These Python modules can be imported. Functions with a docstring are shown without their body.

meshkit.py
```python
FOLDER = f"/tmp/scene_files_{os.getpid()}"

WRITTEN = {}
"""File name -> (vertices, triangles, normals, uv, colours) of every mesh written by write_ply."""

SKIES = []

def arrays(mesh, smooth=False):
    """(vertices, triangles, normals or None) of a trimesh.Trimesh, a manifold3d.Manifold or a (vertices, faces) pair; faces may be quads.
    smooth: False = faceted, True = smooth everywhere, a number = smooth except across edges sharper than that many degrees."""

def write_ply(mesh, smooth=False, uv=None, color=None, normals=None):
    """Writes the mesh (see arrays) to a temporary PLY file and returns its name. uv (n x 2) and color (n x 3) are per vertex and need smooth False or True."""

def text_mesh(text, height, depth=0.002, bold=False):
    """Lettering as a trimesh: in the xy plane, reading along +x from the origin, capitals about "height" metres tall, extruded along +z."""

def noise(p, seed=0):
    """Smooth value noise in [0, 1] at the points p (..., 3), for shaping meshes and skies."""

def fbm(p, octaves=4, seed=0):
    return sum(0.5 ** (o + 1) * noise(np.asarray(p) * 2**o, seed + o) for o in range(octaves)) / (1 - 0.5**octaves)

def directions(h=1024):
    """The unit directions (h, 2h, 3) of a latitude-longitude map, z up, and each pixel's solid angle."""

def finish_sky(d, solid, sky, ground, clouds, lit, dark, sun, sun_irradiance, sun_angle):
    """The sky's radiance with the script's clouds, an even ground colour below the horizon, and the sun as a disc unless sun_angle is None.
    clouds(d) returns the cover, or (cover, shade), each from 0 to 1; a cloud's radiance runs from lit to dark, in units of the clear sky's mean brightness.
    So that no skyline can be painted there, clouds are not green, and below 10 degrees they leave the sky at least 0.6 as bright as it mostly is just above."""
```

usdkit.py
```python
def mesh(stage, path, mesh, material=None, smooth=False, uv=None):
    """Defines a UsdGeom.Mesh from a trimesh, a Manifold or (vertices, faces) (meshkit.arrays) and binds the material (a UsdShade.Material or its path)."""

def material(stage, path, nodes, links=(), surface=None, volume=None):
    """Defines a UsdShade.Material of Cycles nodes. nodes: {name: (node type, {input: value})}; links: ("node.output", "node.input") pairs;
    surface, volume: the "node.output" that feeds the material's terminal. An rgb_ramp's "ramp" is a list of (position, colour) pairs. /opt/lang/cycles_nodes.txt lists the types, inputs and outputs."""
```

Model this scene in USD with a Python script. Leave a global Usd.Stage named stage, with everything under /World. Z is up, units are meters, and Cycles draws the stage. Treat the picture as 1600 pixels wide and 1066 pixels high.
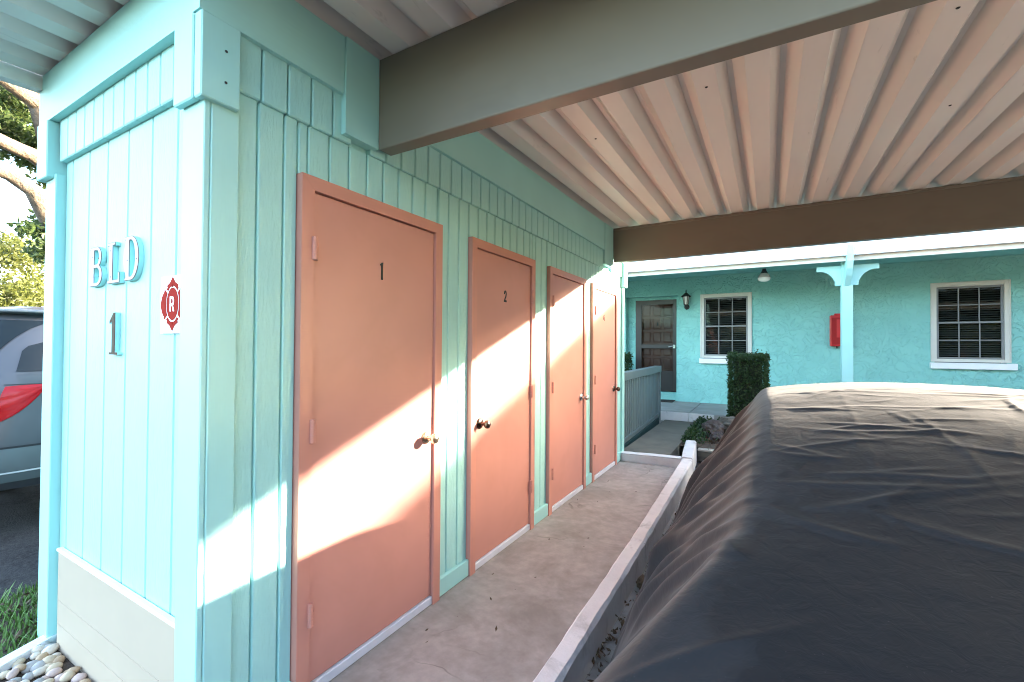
import math, random
import numpy as np, trimesh, usdkit, meshkit
from shapely.geometry import Polygon, Point, box as sbox
from shapely import affinity, union_all
from pxr import Usd, UsdGeom, UsdLux, UsdShade, Gf, Sdf

random.seed(7); RNG = np.random.default_rng(7)
stage = Usd.Stage.CreateInMemory()
UsdGeom.SetStageUpAxis(stage, UsdGeom.Tokens.z); UsdGeom.SetStageMetersPerUnit(stage, 1.0)
world = UsdGeom.Xform.Define(stage, '/World'); stage.SetDefaultPrim(world.GetPrim())
UsdGeom.Scope.Define(stage, '/World/Looks')

# ------------------------------------------------------------------ camera, sky, sun, exposure
YAW, PITCH, ROLL = math.radians(29.9206), math.radians(0.74695), math.radians(0.38887)
CAM = np.array([1.61388, -0.77, 1.40907])
cam = UsdGeom.Camera.Define(stage, '/World/camera')
f_ = np.array([-math.sin(YAW) * math.cos(PITCH), math.cos(YAW) * math.cos(PITCH), math.sin(PITCH)])
r_ = np.array([math.cos(YAW), math.sin(YAW), 0]); u_ = np.cross(r_, f_)
r2 = math.cos(ROLL) * r_ + math.sin(ROLL) * u_; u2 = -math.sin(ROLL) * r_ + math.cos(ROLL) * u_
M = Gf.Matrix4d(*[float(x) for x in (*r2, 0, *u2, 0, *(-f_), 0, *CAM, 1)])
cam.AddTransformOp().Set(M)
cam.CreateHorizontalApertureAttr(36.0); cam.CreateVerticalApertureAttr(36.0 * 682 / 1024)
cam.CreateFocalLengthAttr(36.0 * 695.651 / 1600)
cam.CreateClippingRangeAttr(Gf.Vec2f(0.05, 2000))
cam.CreateExposureAttr(3.72)

SUN = np.array([1.0, 1.0, 0.380]); SUN /= np.linalg.norm(SUN)
usdkit.material(stage, '/World/Looks/sky_light', {
    's': ('sky_texture', {'sky_type': 'single_scattering', 'sun_disc': False, 'sun_elevation': math.asin(SUN[2]), 'sun_rotation': math.atan2(SUN[0], SUN[1]), 'aerosol_density': 2.5, 'air_density': 1.0}),
    'b': ('background_shader', {'strength': 0.15})}, [('s.color', 'b.color')], surface='b.background')
dome = UsdLux.DomeLight.Define(stage, '/World/sky')
UsdShade.MaterialBindingAPI.Apply(dome.GetPrim()).Bind(UsdShade.Material.Get(stage, '/World/Looks/sky_light'))
dome.GetPrim().SetCustomDataByKey('kind', 'structure')
sun = UsdLux.DistantLight.Define(stage, '/World/sun')
sun.CreateIntensityAttr(0.92); sun.CreateAngleAttr(1.0); sun.CreateNormalizeAttr(True); sun.CreateColorAttr(Gf.Vec3f(1.0, 0.89, 0.74))
zz = SUN; xx = np.cross([0, 0, 1], zz); xx /= np.linalg.norm(xx); yy = np.cross(zz, xx)
sun.AddTransformOp().Set(Gf.Matrix4d(*[float(v) for v in (*xx, 0, *yy, 0, *zz, 0, 0, 0, 50, 1)]))

# ------------------------------------------------------------------ helpers
used = {}
def numbered(path):
    n = used.get(path, 0); used[path] = n + 1
    return path if n == 0 else f'{path}_{n:03d}'
def thing(name, label, cat, group=None, kind=None):
    x = UsdGeom.Xform.Define(stage, numbered('/World/' + name)); tag(x.GetPrim(), label, cat, group, kind); return x.GetPrim()
def tag(p, label=None, cat=None, group=None, kind=None):
    p = p if isinstance(p, Usd.Prim) else p.GetPrim()
    for k, v in (('label', label), ('category', cat), ('group', group), ('kind', kind)):
        if v: p.SetCustomDataByKey(k, v)
    return p
def cat(ms):
    ms = [m for m in ms if m is not None]
    return trimesh.util.concatenate(ms) if len(ms) > 1 else ms[0]
def obj(name, mesh, m, parent=None, label=None, cat_=None, group=None, kind=None, smooth=False):
    base = str(parent.GetPath()) if parent is not None else '/World'
    if isinstance(mesh, list): mesh = cat(mesh)
    p = usdkit.mesh(stage, numbered(base + '/' + name), mesh, m, smooth=smooth).GetPrim()
    tag(p, label, cat_, group, kind); return p
def bx(x0, x1, y0, y1, z0, z1, b=0.003):
    """box with chamfered edges"""
    lo = np.array([min(x0, x1), min(y0, y1), min(z0, z1)], float); hi = np.array([max(x0, x1), max(y0, y1), max(z0, z1)], float)
    b = min(b, 0.3 * float((hi - lo).min()))
    if b <= 0: 
        m = trimesh.creation.box(hi - lo); m.apply_translation((lo + hi) / 2); return m
    h = (hi - lo) / 2; V = []
    for sx in (-1, 1):
        for sy in (-1, 1):
            for sz in (-1, 1):
                s = np.array([sx, sy, sz])
                for k in range(3):
                    v = s * (h - b); v[k] = s[k] * h[k]; V.append(v)
    m = trimesh.convex.convex_hull(np.array(V)); m.apply_translation((lo + hi) / 2); return m
def poly(pts_or_shape, a0, a1, plane):
    """extrude a 2-D shape: plane 'x': shape in (y,z) from x=a0 to a1; 'y': shape in (x,z); 'z': (x,y)"""
    g = pts_or_shape if hasattr(pts_or_shape, 'area') else Polygon(pts_or_shape)
    out = []
    for q in getattr(g, 'geoms', [g]):
        m = trimesh.creation.extrude_polygon(q, abs(a1 - a0), engine='earcut'); v = m.vertices.copy(); lo = min(a0, a1)
        if plane == 'x': nv = np.stack([v[:, 2] + lo, v[:, 0], v[:, 1]], 1); flip = False
        elif plane == 'y': nv = np.stack([v[:, 0], v[:, 2] + lo, v[:, 1]], 1); flip = True
        else: nv = v + [0, 0, lo]; flip = False
        m = trimesh.Trimesh(nv, m.faces[:, ::-1] if flip else m.faces, process=False); out.append(m)
    return cat(out)
def cyl(p0, p1, r, n=16, r1=None):
    p0, p1 = np.array(p0, float), np.array(p1, float)
    return tube([p0, p1], [r, r if r1 is None else r1], n)
def tube(pts, rad, n=10, caps=True):
    p = np.asarray(pts, float); rad = np.broadcast_to(rad, (len(p),)); t = np.gradient(p, axis=0); t /= np.linalg.norm(t, axis=1, keepdims=True) + 1e-12
    ref = np.array([0, 0, 1.0]) if abs(t[0][2]) < .9 else np.array([1.0, 0, 0])
    rows = []
    a = np.cross(t[0], ref); a /= np.linalg.norm(a)
    ang = np.arange(n) * 2 * np.pi / n
    for i in range(len(p)):
        a = a - t[i] * (a @ t[i]); a /= np.linalg.norm(a) + 1e-12; b = np.cross(t[i], a)
        rows.append(p[i] + rad[i] * (np.cos(ang)[:, None] * a + np.sin(ang)[:, None] * b))
    v = np.vstack(rows); F = []
    for i in range(len(p) - 1):
        for j in range(n):
            k = (j + 1) % n; A, B, C, D = i*n+j, i*n+k, (i+1)*n+k, (i+1)*n+j; F += [[A, B, C], [A, C, D]]
    if caps:
        c0, c1 = len(v), len(v) + 1; v = np.vstack([v, p[0], p[-1]]); e = (len(p)-1)*n
        for j in range(n):
            k = (j + 1) % n; F += [[c0, k, j], [c1, e + j, e + k]]
    return trimesh.Trimesh(v, np.array(F), process=False)
def lathe(profile, centre, axis='z', n=24):
    """profile: (radius, height) pairs turned about an axis through centre"""
    pr = np.array(profile, float); ang = np.arange(n) * 2 * np.pi / n; v = []
    for r, h in pr:
        c, s = np.cos(ang) * r, np.sin(ang) * r; hh = np.full(n, h)
        v.append({'z': np.stack([c, s, hh], 1), 'x': np.stack([hh, c, s], 1), 'y': np.stack([s, hh, c], 1)}[axis])
    v = np.vstack(v) + np.array(centre, float); F = []
    for i in range(len(pr) - 1):
        for j in range(n):
            k = (j + 1) % n; A, B, C, D = i*n+j, i*n+k, (i+1)*n+k, (i+1)*n+j; F += [[A, B, C], [A, C, D]]
    return trimesh.Trimesh(v, np.array(F), process=False)
def rotz(m, deg, c=(0, 0, 0)):
    m.apply_transform(trimesh.transformations.rotation_matrix(math.radians(deg), [0, 0, 1], c)); return m
def grid_mesh(V):
    """V (n,m,3) -> mesh"""
    n, m = V.shape[:2]; i, j = np.meshgrid(np.arange(n - 1), np.arange(m - 1), indexing='ij'); q = np.stack([i*m+j, (i+1)*m+j, (i+1)*m+j+1, i*m+j+1], -1).reshape(-1, 4)
    return trimesh.Trimesh(V.reshape(-1, 3), np.vstack([q[:, [0, 1, 2]], q[:, [0, 2, 3]]]), process=False)
def leaves(points, size, seed, aspect=.5, up=.3):
    """many folded leaf faces (two triangles each) at points"""
    g = np.random.default_rng(seed); n = len(points); P = np.asarray(points, float)
    d = g.normal(size=(n, 3)); d /= np.linalg.norm(d, axis=1, keepdims=True)
    k = g.normal(size=(n, 3)) + [0, 0, up]; s = np.cross(d, k); s /= np.linalg.norm(s, axis=1, keepdims=True) + 1e-9
    L = (size * g.uniform(.6, 1.3, n))[:, None]; nr = np.cross(d, s)
    a, b, c, e = P, P + d*L*.5 + s*L*aspect*.5 + nr*L*.1, P + d*L, P + d*L*.5 - s*L*aspect*.5 + nr*L*.1
    V = np.stack([a, b, c, e], 1).reshape(-1, 3); q = np.arange(n)[:, None] * 4
    return trimesh.Trimesh(V, np.vstack([q + [0, 1, 2], q + [0, 2, 3]]), process=False)

# ------------------------------------------------------------------ materials
def mat(name, col, rough=.5, var=.08, vs=2.0, stretch=(1, 1, 1), bump=0.0, bs=60.0, bstretch=(1, 1, 1), spec=.4, metal=0.0, dark=None, dark_amt=0.0, dark_scale=1.5, dark_at=(.5, .7), coat=0, extra=None, island=0.0, detail=4.0, bdist=.004, crack=0):
    col = np.array(col, float); n = {}; L = []
    n['g'] = ('geometry', {})
    n['m'] = ('mapping', {'scale': tuple(float(s) for s in stretch)}); L.append(('g.position', 'm.vector'))
    n['n'] = ('noise_texture', {'scale': vs, 'detail': detail, 'roughness': .6}); L.append(('m.vector', 'n.vector'))
    n['r'] = ('rgb_ramp', {'ramp': [(.25, tuple(col * (1 - var))), (.5, tuple(col)), (.75, tuple(np.minimum(col * (1 + var), .95)))]}); L.append(('n.fac', 'r.fac'))
    src = 'r.color'
    if dark is not None:
        n['dn'] = ('noise_texture', {'scale': dark_scale, 'detail': 6.0, 'roughness': .65, 'distortion': .6}); L.append(('m.vector', 'dn.vector'))
        n['dr'] = ('map_range', {'from_min': dark_at[0], 'from_max': dark_at[1], 'to_min': 0., 'to_max': float(dark_amt), 'clamp': True}); L.append(('dn.fac', 'dr.value'))
        n['dm'] = ('mix_color', {'b': tuple(dark)}); L += [(src, 'dm.a'), ('dr.result', 'dm.fac')]; src = 'dm.result'
    if crack:
        n['cn'] = ('noise_texture', {'scale': float(crack), 'detail': 5.0, 'distortion': .5}); L.append(('g.position', 'cn.vector'))
        n['cs'] = ('math', {'math_type': 'subtract', 'value2': .5}); n['ca'] = ('math', {'math_type': 'absolute'}); n['cr'] = ('map_range', {'from_min': .0, 'from_max': .0055, 'to_min': 1., 'to_max': 0., 'clamp': True})
        n['cm'] = ('noise_texture', {'scale': 1.3, 'detail': 2.0}); n['cx'] = ('map_range', {'from_min': .52, 'from_max': .60, 'to_min': 0., 'to_max': .75, 'clamp': True}); n['cc'] = ('math', {'math_type': 'multiply'})
        n['cd'] = ('mix_color', {'b': (.09, .075, .06)})
        L += [('cn.fac', 'cs.value1'), ('cs.value', 'ca.value1'), ('ca.value', 'cr.value'), ('g.position', 'cm.vector'), ('cm.fac', 'cx.value'), ('cr.result', 'cc.value1'), ('cx.result', 'cc.value2'), ('cc.value', 'cd.fac'), (src, 'cd.a')]; src = 'cd.result'
    if island:
        n['ir'] = ('map_range', {'from_min': 0., 'from_max': 1., 'to_min': 1 - island, 'to_max': 1 + island}); L.append(('g.random_per_island', 'ir.value'))
        n['im'] = ('hsv', {}); L += [('ir.result', 'im.value'), (src, 'im.color')]; src = 'im.color'
    pb = {'roughness': rough, 'specular_ior_level': spec, 'metallic': metal}
    if coat: pb['coat_weight'] = coat
    if extra: pb.update(extra)
    n['p'] = ('principled_bsdf', pb); L.append((src, 'p.base_color'))
    if bump:
        n['bm'] = ('mapping', {'scale': tuple(float(s) for s in bstretch)}); L.append(('g.position', 'bm.vector'))
        n['bn'] = ('noise_texture', {'scale': bs, 'detail': 5.0, 'roughness': .6}); L.append(('bm.vector', 'bn.vector'))
        n['b'] = ('bump', {'strength': bump, 'distance': bdist}); L += [('bn.fac', 'b.height'), ('b.normal', 'p.normal')]
    return usdkit.material(stage, '/World/Looks/' + name, n, L, surface='p.BSDF')
TEAL = (.355, .64, .60)
m_siding = mat('siding_paint', TEAL, .55, .06, 1.3, bump=.7, bs=85, bstretch=(1, 1, .22), dark=(.28, .53, .49), dark_amt=.14, dark_scale=1.2, bdist=.005)
m_trim = mat('trim_paint', TEAL, .5, .04, 2, bump=.3, bs=60, bstretch=(1, 1, .1), bdist=.002)
m_fascia = mat('fascia_paint', (.355, .635, .59), .55, .05, 1.5, bump=.4, bs=55, bstretch=(1, .12, 1), dark=(.31, .55, .49), dark_amt=.3, dark_scale=1.0, bdist=.003)
m_side = mat('letter_side_paint', (.38, .72, .69), .5, .04, 8)
m_stucco = None
m_salmon = mat('salmon_door_paint', (.53, .238, .19), .42, .06, 1.6, bump=.12, bs=90, dark=(.46, .205, .155), dark_amt=.4, dark_scale=2.2, bdist=.002)
m_salmontrim = mat('salmon_frame_paint', (.53, .23, .176), .4, .05, 3, bump=.15, bs=60, bdist=.002)
m_beige = mat('beige_panel', (.40, .32, .235), .6, .04, 2, bump=.1, bs=40)
m_white = mat('white_paint', (.78, .78, .78), .45, .03, 4)
m_sill = mat('grey_white_sill', (.62, .62, .66), .4, .06, 9)
m_cream = mat('cream_paint', (.62, .59, .53), .5, .04, 4)
m_black = mat('black_paint', (.015, .014, .014), .5, .1, 9)
m_dkmetal = mat('dark_bronze', (.11, .085, .07), .25, .15, 30, metal=1.0)
m_brass = mat('worn_brass', (.75, .62, .45), .22, .1, 30, metal=1.0)
m_steel = mat('steel', (.55, .54, .52), .3, .1, 30, metal=1.0)
m_beam = mat('taupe_beam_paint', (.165, .143, .108), .38, .06, 1.1, stretch=(1, 1, 2), dark=(.12, .10, .075), dark_amt=.35, dark_scale=2.2, dark_at=(.52, .75), bump=.05, bs=20)
m_deck = mat('roof_deck_paint', (.66, .605, .555), .42, .05, 1.4, stretch=(3, .5, 1), dark=(.16, .14, .12), dark_amt=.55, dark_scale=5.5, dark_at=(.65, .80), bump=.06, bs=30)
m_roofwhite = mat('roof_edge_paint', (.68, .68, .64), .5, .08, 5, dark=(.2, .19, .16), dark_amt=.5, dark_scale=4, dark_at=(.58, .75))
m_walk = mat('walk_concrete', (.325, .285, .258), .8, .20, 14, dark=(.19, .165, .145), dark_amt=.7, dark_scale=2.4, dark_at=(.44, .66), bump=.4, bs=110, detail=8, bdist=.003, crack=1.1)
m_walk2 = mat('ramp_concrete', (.135, .122, .094), .85, .16, 3.0, dark=(.07, .068, .06), dark_amt=.6, dark_scale=2.6, dark_at=(.46, .68), bump=.6, bs=120, detail=8, bdist=.004)
m_porch = mat('porch_concrete', (.30, .29, .27), .85, .12, 3.0, dark=(.17, .165, .15), dark_amt=.5, dark_scale=2.0, bump=.3, bs=90)
m_kerb = mat('whitewashed_kerb', (.62, .59, .58), .75, .10, 5, dark=(.30, .28, .26), dark_amt=.7, dark_scale=6, dark_at=(.56, .74), bump=.5, bs=60, bdist=.006)
m_pad = mat('parking_pad_concrete', (.34, .315, .29), .85, .16, 4, dark=(.10, .09, .08), dark_amt=.7, dark_scale=3.5, dark_at=(.5, .7), bump=.5, bs=130)
m_asphalt = mat('asphalt', (.036, .032, .031), .9, .75, 42, dark=(.062, .057, .055), dark_amt=.7, dark_scale=1.2, dark_at=(.42, .66), spec=.12, bump=.9, bs=90, bdist=.012)
m_soil = mat('bed_soil', (.085, .06, .042), .95, .4, 22, bump=.9, bs=50, bdist=.02)
m_grass = mat('grass_blade', (.20, .35, .07), .6, .3, 5, island=.45)
m_straw = mat('dry_leaf', (.20, .12, .06), .8, .3, 20, island=.6)
m_leafd = m_rail = None
m_rail = mat('railing_grey_paint', (.115, .145, .142), .5, .06, 6, bump=.1, bs=40)
m_railbase = mat('railing_base_dark', (.025, .06, .055), .6, .2, 8)
m_rock = mat('brown_rock', (.055, .036, .03), .7, .4, 9, dark=(.15, .145, .15), dark_amt=.5, dark_scale=5, bump=.8, bs=25, bdist=.02)
m_timber = mat('weathered_timber', (.10, .085, .07), .85, .35, 6, stretch=(.3, 4, 4), bump=.6, bs=30, dark=(.03, .026, .02), dark_amt=.8, dark_scale=4)
m_timbertop = mat('bleached_timber', (.33, .30, .26), .85, .3, 8, stretch=(.3, 4, 4), bump=.6, bs=30)
m_red = mat('red_cabinet_paint', (.50, .02, .025), .3, .08, 6, coat=.4)
m_dkred = mat('dark_red_panel', (.30, .012, .016), .2, .1, 6)
m_doorbrown = mat('brown_panel_door', (.12, .044, .028), .4, .12, 8, stretch=(4, 4, .5))
m_storm = mat('dark_brown_aluminium', (.022, .017, .016), .35, .08, 8)
m_interior = mat('dark_room', (.03, .028, .026), .9, .1, 2)
m_blind = mat('blind_slat', (.10, .095, .085), .6, .1, 8)
m_shingle = mat('roof_shingle', (.13, .12, .115), .9, .25, 12, bump=.6, bs=30)
m_bark = mat('oak_bark', (.105, .083, .062), .9, .3, 5, stretch=(1, 1, .5), dark=(.10, .08, .06), dark_amt=.8, dark_scale=3.5, dark_at=(.45, .65), bump=1.0, bs=14, bdist=.05)
m_mat = mat('doormat', (.035, .025, .02), .95, .3, 40)
m_tyre = mat('tyre_rubber', (.018, .018, .018), .8, .15, 20)
m_plastic = mat('dark_plastic', (.03, .03, .033), .5, .1, 9)
m_van = mat('van_silver_paint', (.095, .094, .102), .42, .03, 2, metal=.3, coat=.35)
m_vanlow = mat('van_bumper_silver', (.16, .185, .19), .4, .03, 2, metal=.25, coat=.25)
m_lampred = mat('tail_lamp_red', (.42, .006, .010), .25, .1, 12, spec=.25, coat=.2)
m_lampclear = mat('tail_lamp_clear', (.75, .75, .72), .12, .05, 9, coat=1.0)
m_lampamber = mat('tail_lamp_amber', (.75, .42, .05), .12, .05, 9, coat=1.0)
m_darkglass = mat('tinted_glass', (.012, .018, .020), .08, .05, 2, spec=.25)
m_face = mat('letter_face', (.47, .44, .49), .5, .06, 18, dark=(.22, .15, .14), dark_amt=.6, dark_scale=22, dark_at=(.62, .74))
m_edge = mat('letter_rust_edge', (.16, .085, .07), .8, .4, 30)
m_number = mat('weathered_bronze', (.10, .08, .055), .9, .25, 25, spec=.08)
m_emblem = mat('faded_red_print', (.30, .028, .020), .95, .10, 6, spec=.03)
m_signwhite = mat('sign_white', (.78, .77, .77), .4, .02, 6)
m_glassbulb = mat('lamp_glass', (.50, .45, .42), .15, .1, 9, coat=.6)
m_lampwhite = mat('lamp_white_rim', (.80, .79, .75), .3, .03, 9)
m_leafg = None

def leaf_mat(name, col, trans, tv=.35):
    return usdkit.material(stage, '/World/Looks/' + name, {
        'g': ('geometry', {}), 'ir': ('map_range', {'from_min': 0., 'from_max': 1., 'to_min': 1 - tv, 'to_max': 1 + tv}),
        'c': ('hsv', {'color': col}), 'p': ('principled_bsdf', {'roughness': .45, 'specular_ior_level': .4}),
        't': ('translucent_bsdf', {'color': tuple(np.array(col) * trans)}), 'x': ('mix_closure', {'fac': .35})},
        [('g.random_per_island', 'ir.value'), ('ir.result', 'c.value'), ('c.color', 'p.base_color'), ('p.BSDF', 'x.closure1'), ('t.BSDF', 'x.closure2')], surface='x.closure')
m_leafoak = leaf_mat('oak_leaf', (.055, .085, .025), 2.2)
m_leafhedge = leaf_mat('sunlit_hedge_leaf', (.085, .10, .022), 1.8)
m_leafbush = leaf_mat('clipped_bush_leaf', (.05, .10, .026), 1.2, .5)
m_leafbed = leaf_mat('groundcover_leaf', (.05, .10, .03), 1.2, .5)
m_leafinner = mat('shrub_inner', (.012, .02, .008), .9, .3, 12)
m_glass = usdkit.material(stage, '/World/Looks/window_glass', {
    't': ('transparent_bsdf', {'color': (.80, .84, .84)}), 'y': ('glossy_bsdf', {'color': (.95, .97, 1.), 'roughness': .015}),
    'f': ('fresnel', {'IOR': 1.16}), 'x': ('mix_closure', {})}, [('f.fac', 'x.fac'), ('t.BSDF', 'x.closure1'), ('y.BSDF', 'x.closure2')], surface='x.closure')
# stucco: knock-down swirls
m_stucco = usdkit.material(stage, '/World/Looks/stucco', {
    'g': ('geometry', {}), 'n': ('noise_texture', {'scale': 2.0, 'detail': 4.0}),
    'r': ('rgb_ramp', {'ramp': [(.3, (.225, .495, .45)), (.7, (.255, .55, .50))]}),
    'w': ('noise_texture', {'scale': 5.0, 'detail': 3.0, 'distortion': 2.2, 'roughness': .55}),
    'wr': ('map_range', {'from_min': .46, 'from_max': .53, 'clamp': True}), 
    'k': ('noise_texture', {'scale': 60.0, 'detail': 3.0}),
    'a': ('math', {'math_type': 'multiply_add', 'value2': .3}),
    'lo': ('noise_texture', {'scale': .9, 'detail': 3.0}), 'lr': ('map_range', {'from_min': .35, 'from_max': .65, 'to_min': .5, 'to_max': 1.0, 'clamp': True}), 'lm': ('math', {'math_type': 'multiply'}), 'b': ('bump', {'strength': .72, 'distance': .02}), 'p': ('principled_bsdf', {'roughness': .7, 'specular_ior_level': .3})},
    [('g.position', 'n.vector'), ('g.position', 'w.vector'), ('g.position', 'k.vector'), ('n.fac', 'r.fac'), ('r.color', 'p.base_color'), ('w.fac', 'wr.value'), ('k.fac', 'a.value1'), ('g.position', 'lo.vector'), ('lo.fac', 'lr.value'), ('lr.result', 'lm.value1'), ('wr.result', 'lm.value2'), ('lm.value', 'a.value3'), ('a.value', 'b.height'), ('b.normal', 'p.normal')], surface='p.BSDF')
# car cover cloth
m_cover = usdkit.material(stage, '/World/Looks/cover_cloth', {
    'g': ('geometry', {}), 'n': ('noise_texture', {'scale': 1.6, 'detail': 6.0, 'roughness': .65}),
    'r': ('rgb_ramp', {'ramp': [(.3, (.0065, .0062, .0074)), (.7, (.0110, .0100, .0108))]}),
    'd': ('noise_texture', {'scale': 170.0, 'detail': 2.0}), 'dr': ('map_range', {'from_min': .72, 'from_max': .78, 'to_max': .35, 'clamp': True}),
    'dm': ('mix_color', {'b': (.10, .09, .085)}),
    'k': ('noise_texture', {'scale': 26.0, 'detail': 5.0, 'roughness': .6, 'distortion': .8}), 'b': ('bump', {'strength': .16, 'distance': .010}),
    'p': ('principled_bsdf', {'roughness': .6, 'specular_ior_level': .24, 'sheen_weight': .075, 'sheen_roughness': .4, 'sheen_tint': (.9, .85, .8)})},
    [('g.position', 'n.vector'), ('g.position', 'k.vector'), ('g.position', 'd.vector'), ('n.fac', 'r.fac'), ('r.color', 'dm.a'), ('d.fac', 'dr.value'), ('dr.result', 'dm.fac'), ('dm.result', 'p.base_color'), ('k.fac', 'b.height'), ('b.normal', 'p.normal')], surface='p.BSDF')

# ------------------------------------------------------------------ ground
def sheet(x0, x1, y0, y1, z): return trimesh.Trimesh([[x0, y0, z], [x1, y0, z], [x1, y1, z], [x0, y1, z]], [[0, 1, 2], [0, 2, 3]], process=False)
obj('asphalt', sheet(-400, 400, -400, 400, -.105), m_asphalt, label='dark worn asphalt of the parking lot', kind='structure')
obj('parking_pad', bx(.86, 17, -1.6, 5.62, -.3, -.07, .01), m_pad, label='grey concrete pad under the covered car', kind='structure')
wk = thing('walkway', 'stained bare concrete walkway along the storage doors', None, kind='structure')
obj('concrete_slab', bx(-.01, .80, -.9, 4.745, -.3, 0, .006), m_walk, wk)
rp = thing('ramp_path', 'rough grey concrete path beside the slatted railing', None, kind='structure')
V = np.array([[-.02, 4.84, .088], [.56, 4.84, .088], [.56, 7.69, .10], [-.02, 7.69, .10]]); VV = np.vstack([V, V - [0, 0, .35]])
obj('concrete_slab', trimesh.convex.convex_hull(VV), m_walk2, rp)
# whitewashed kerb, slightly skewed like the real one, in cast lengths with worn edges
def kerb_piece(p0, p1, w0, w1, z0a, z0b, zt0, zt1, seed, n=24):
    """long bar from p0 to p1 (inner top edge), width w, chipped edges"""
    p0, p1 = np.array(p0), np.array(p1); d = (p1 - p0) / np.linalg.norm(p1 - p0); nn = np.array([d[1], -d[0]])
    rows = []; L = np.linalg.norm(p1 - p0); n = max(3, int(L / .05))
    for i in range(n + 1):
        t = i / n; c = p0 + (p1 - p0) * t; w = w0 + (w1 - w0) * t; zt = zt0 + (zt1 - zt0) * t; zb = z0a + (z0b - z0a) * t
        j = lambda k, s: (meshkit.fbm(np.array([[t * L * 9, k * 7.1, seed]]), 3)[0] - .5) * s
        pr = [(-.004 + j(1, .012), zb), (j(2, .010), zt - .014), (.012 + j(3, .012), zt + j(4, .008)), (w - .016 + j(5, .014), zt + j(6, .008)), (w + j(7, .014), zt - .018 + j(8, .01)), (w + .006 + j(9, .018), zb)]
        rows.append([[*(c + nn * a), z] for a, z in pr])
    R = np.array(rows); m = grid_mesh(R)
    caps = []
    for k, e in ((0, R[0]), (1, R[-1])):
        caps.append(trimesh.convex.convex_hull(np.vstack([e, e + np.array([*d, 0]) * (.001 if k else -.001)])))
    m.invert() if np.dot(m.face_normals[len(m.faces)//2 - 4], [0, 0, 1]) < -.5 else None
    return cat([m] + caps)
kb = thing('walkway_kerb', 'whitewashed concrete kerb between the walkway and the covered car', None, kind='structure')
obj('kerb_length', kerb_piece((.822, -.9), (.792, 2.3), .095, .10, -.1, -.1, .10, .10, 1), m_kerb, kb)
obj('kerb_length', kerb_piece((.792, 2.304), (.725, 4.84), .10, .12, -.1, -.1, .10, .102, 2), m_kerb, kb)
obj('kerb_end_block', kerb_piece((.715, 4.845), (.66, 5.55), .13, .13, -.1, -.1, .115, .185, 3), m_kerb, kb)
obj('cross_kerb', kerb_piece((.03, 4.735), (.712, 4.825), -.095, -.10, -.05, -.05, .098, .10, 4), m_kerb, kb)
bed = obj('planting_bed', grid_mesh(np.array([[[x, y, .05 + .05 * meshkit.fbm(np.array([[x*4, y*4, 0]]), 3)[0] + (.03 if y > 6.6 else 0)] for x in np.linspace(.56, 7, 50)] for y in np.linspace(5.66, 7.69, 24)])[:, ::-1]), m_soil, label='dark soil planting bed with fallen leaves before the porch', kind='structure', smooth=True)
pbk = obj('pebble_soil', bx(-1.36, -.0, -1.2, .02, -.3, -.03, .005), m_soil, label='dark soil under the river pebbles', kind='structure')
obj('lawn_soil', bx(-2.25, -1.40, -3.2, 1.6, -.3, -.075, .004), m_soil, label='soil strip beside the shed under the grass', kind='structure')

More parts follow.
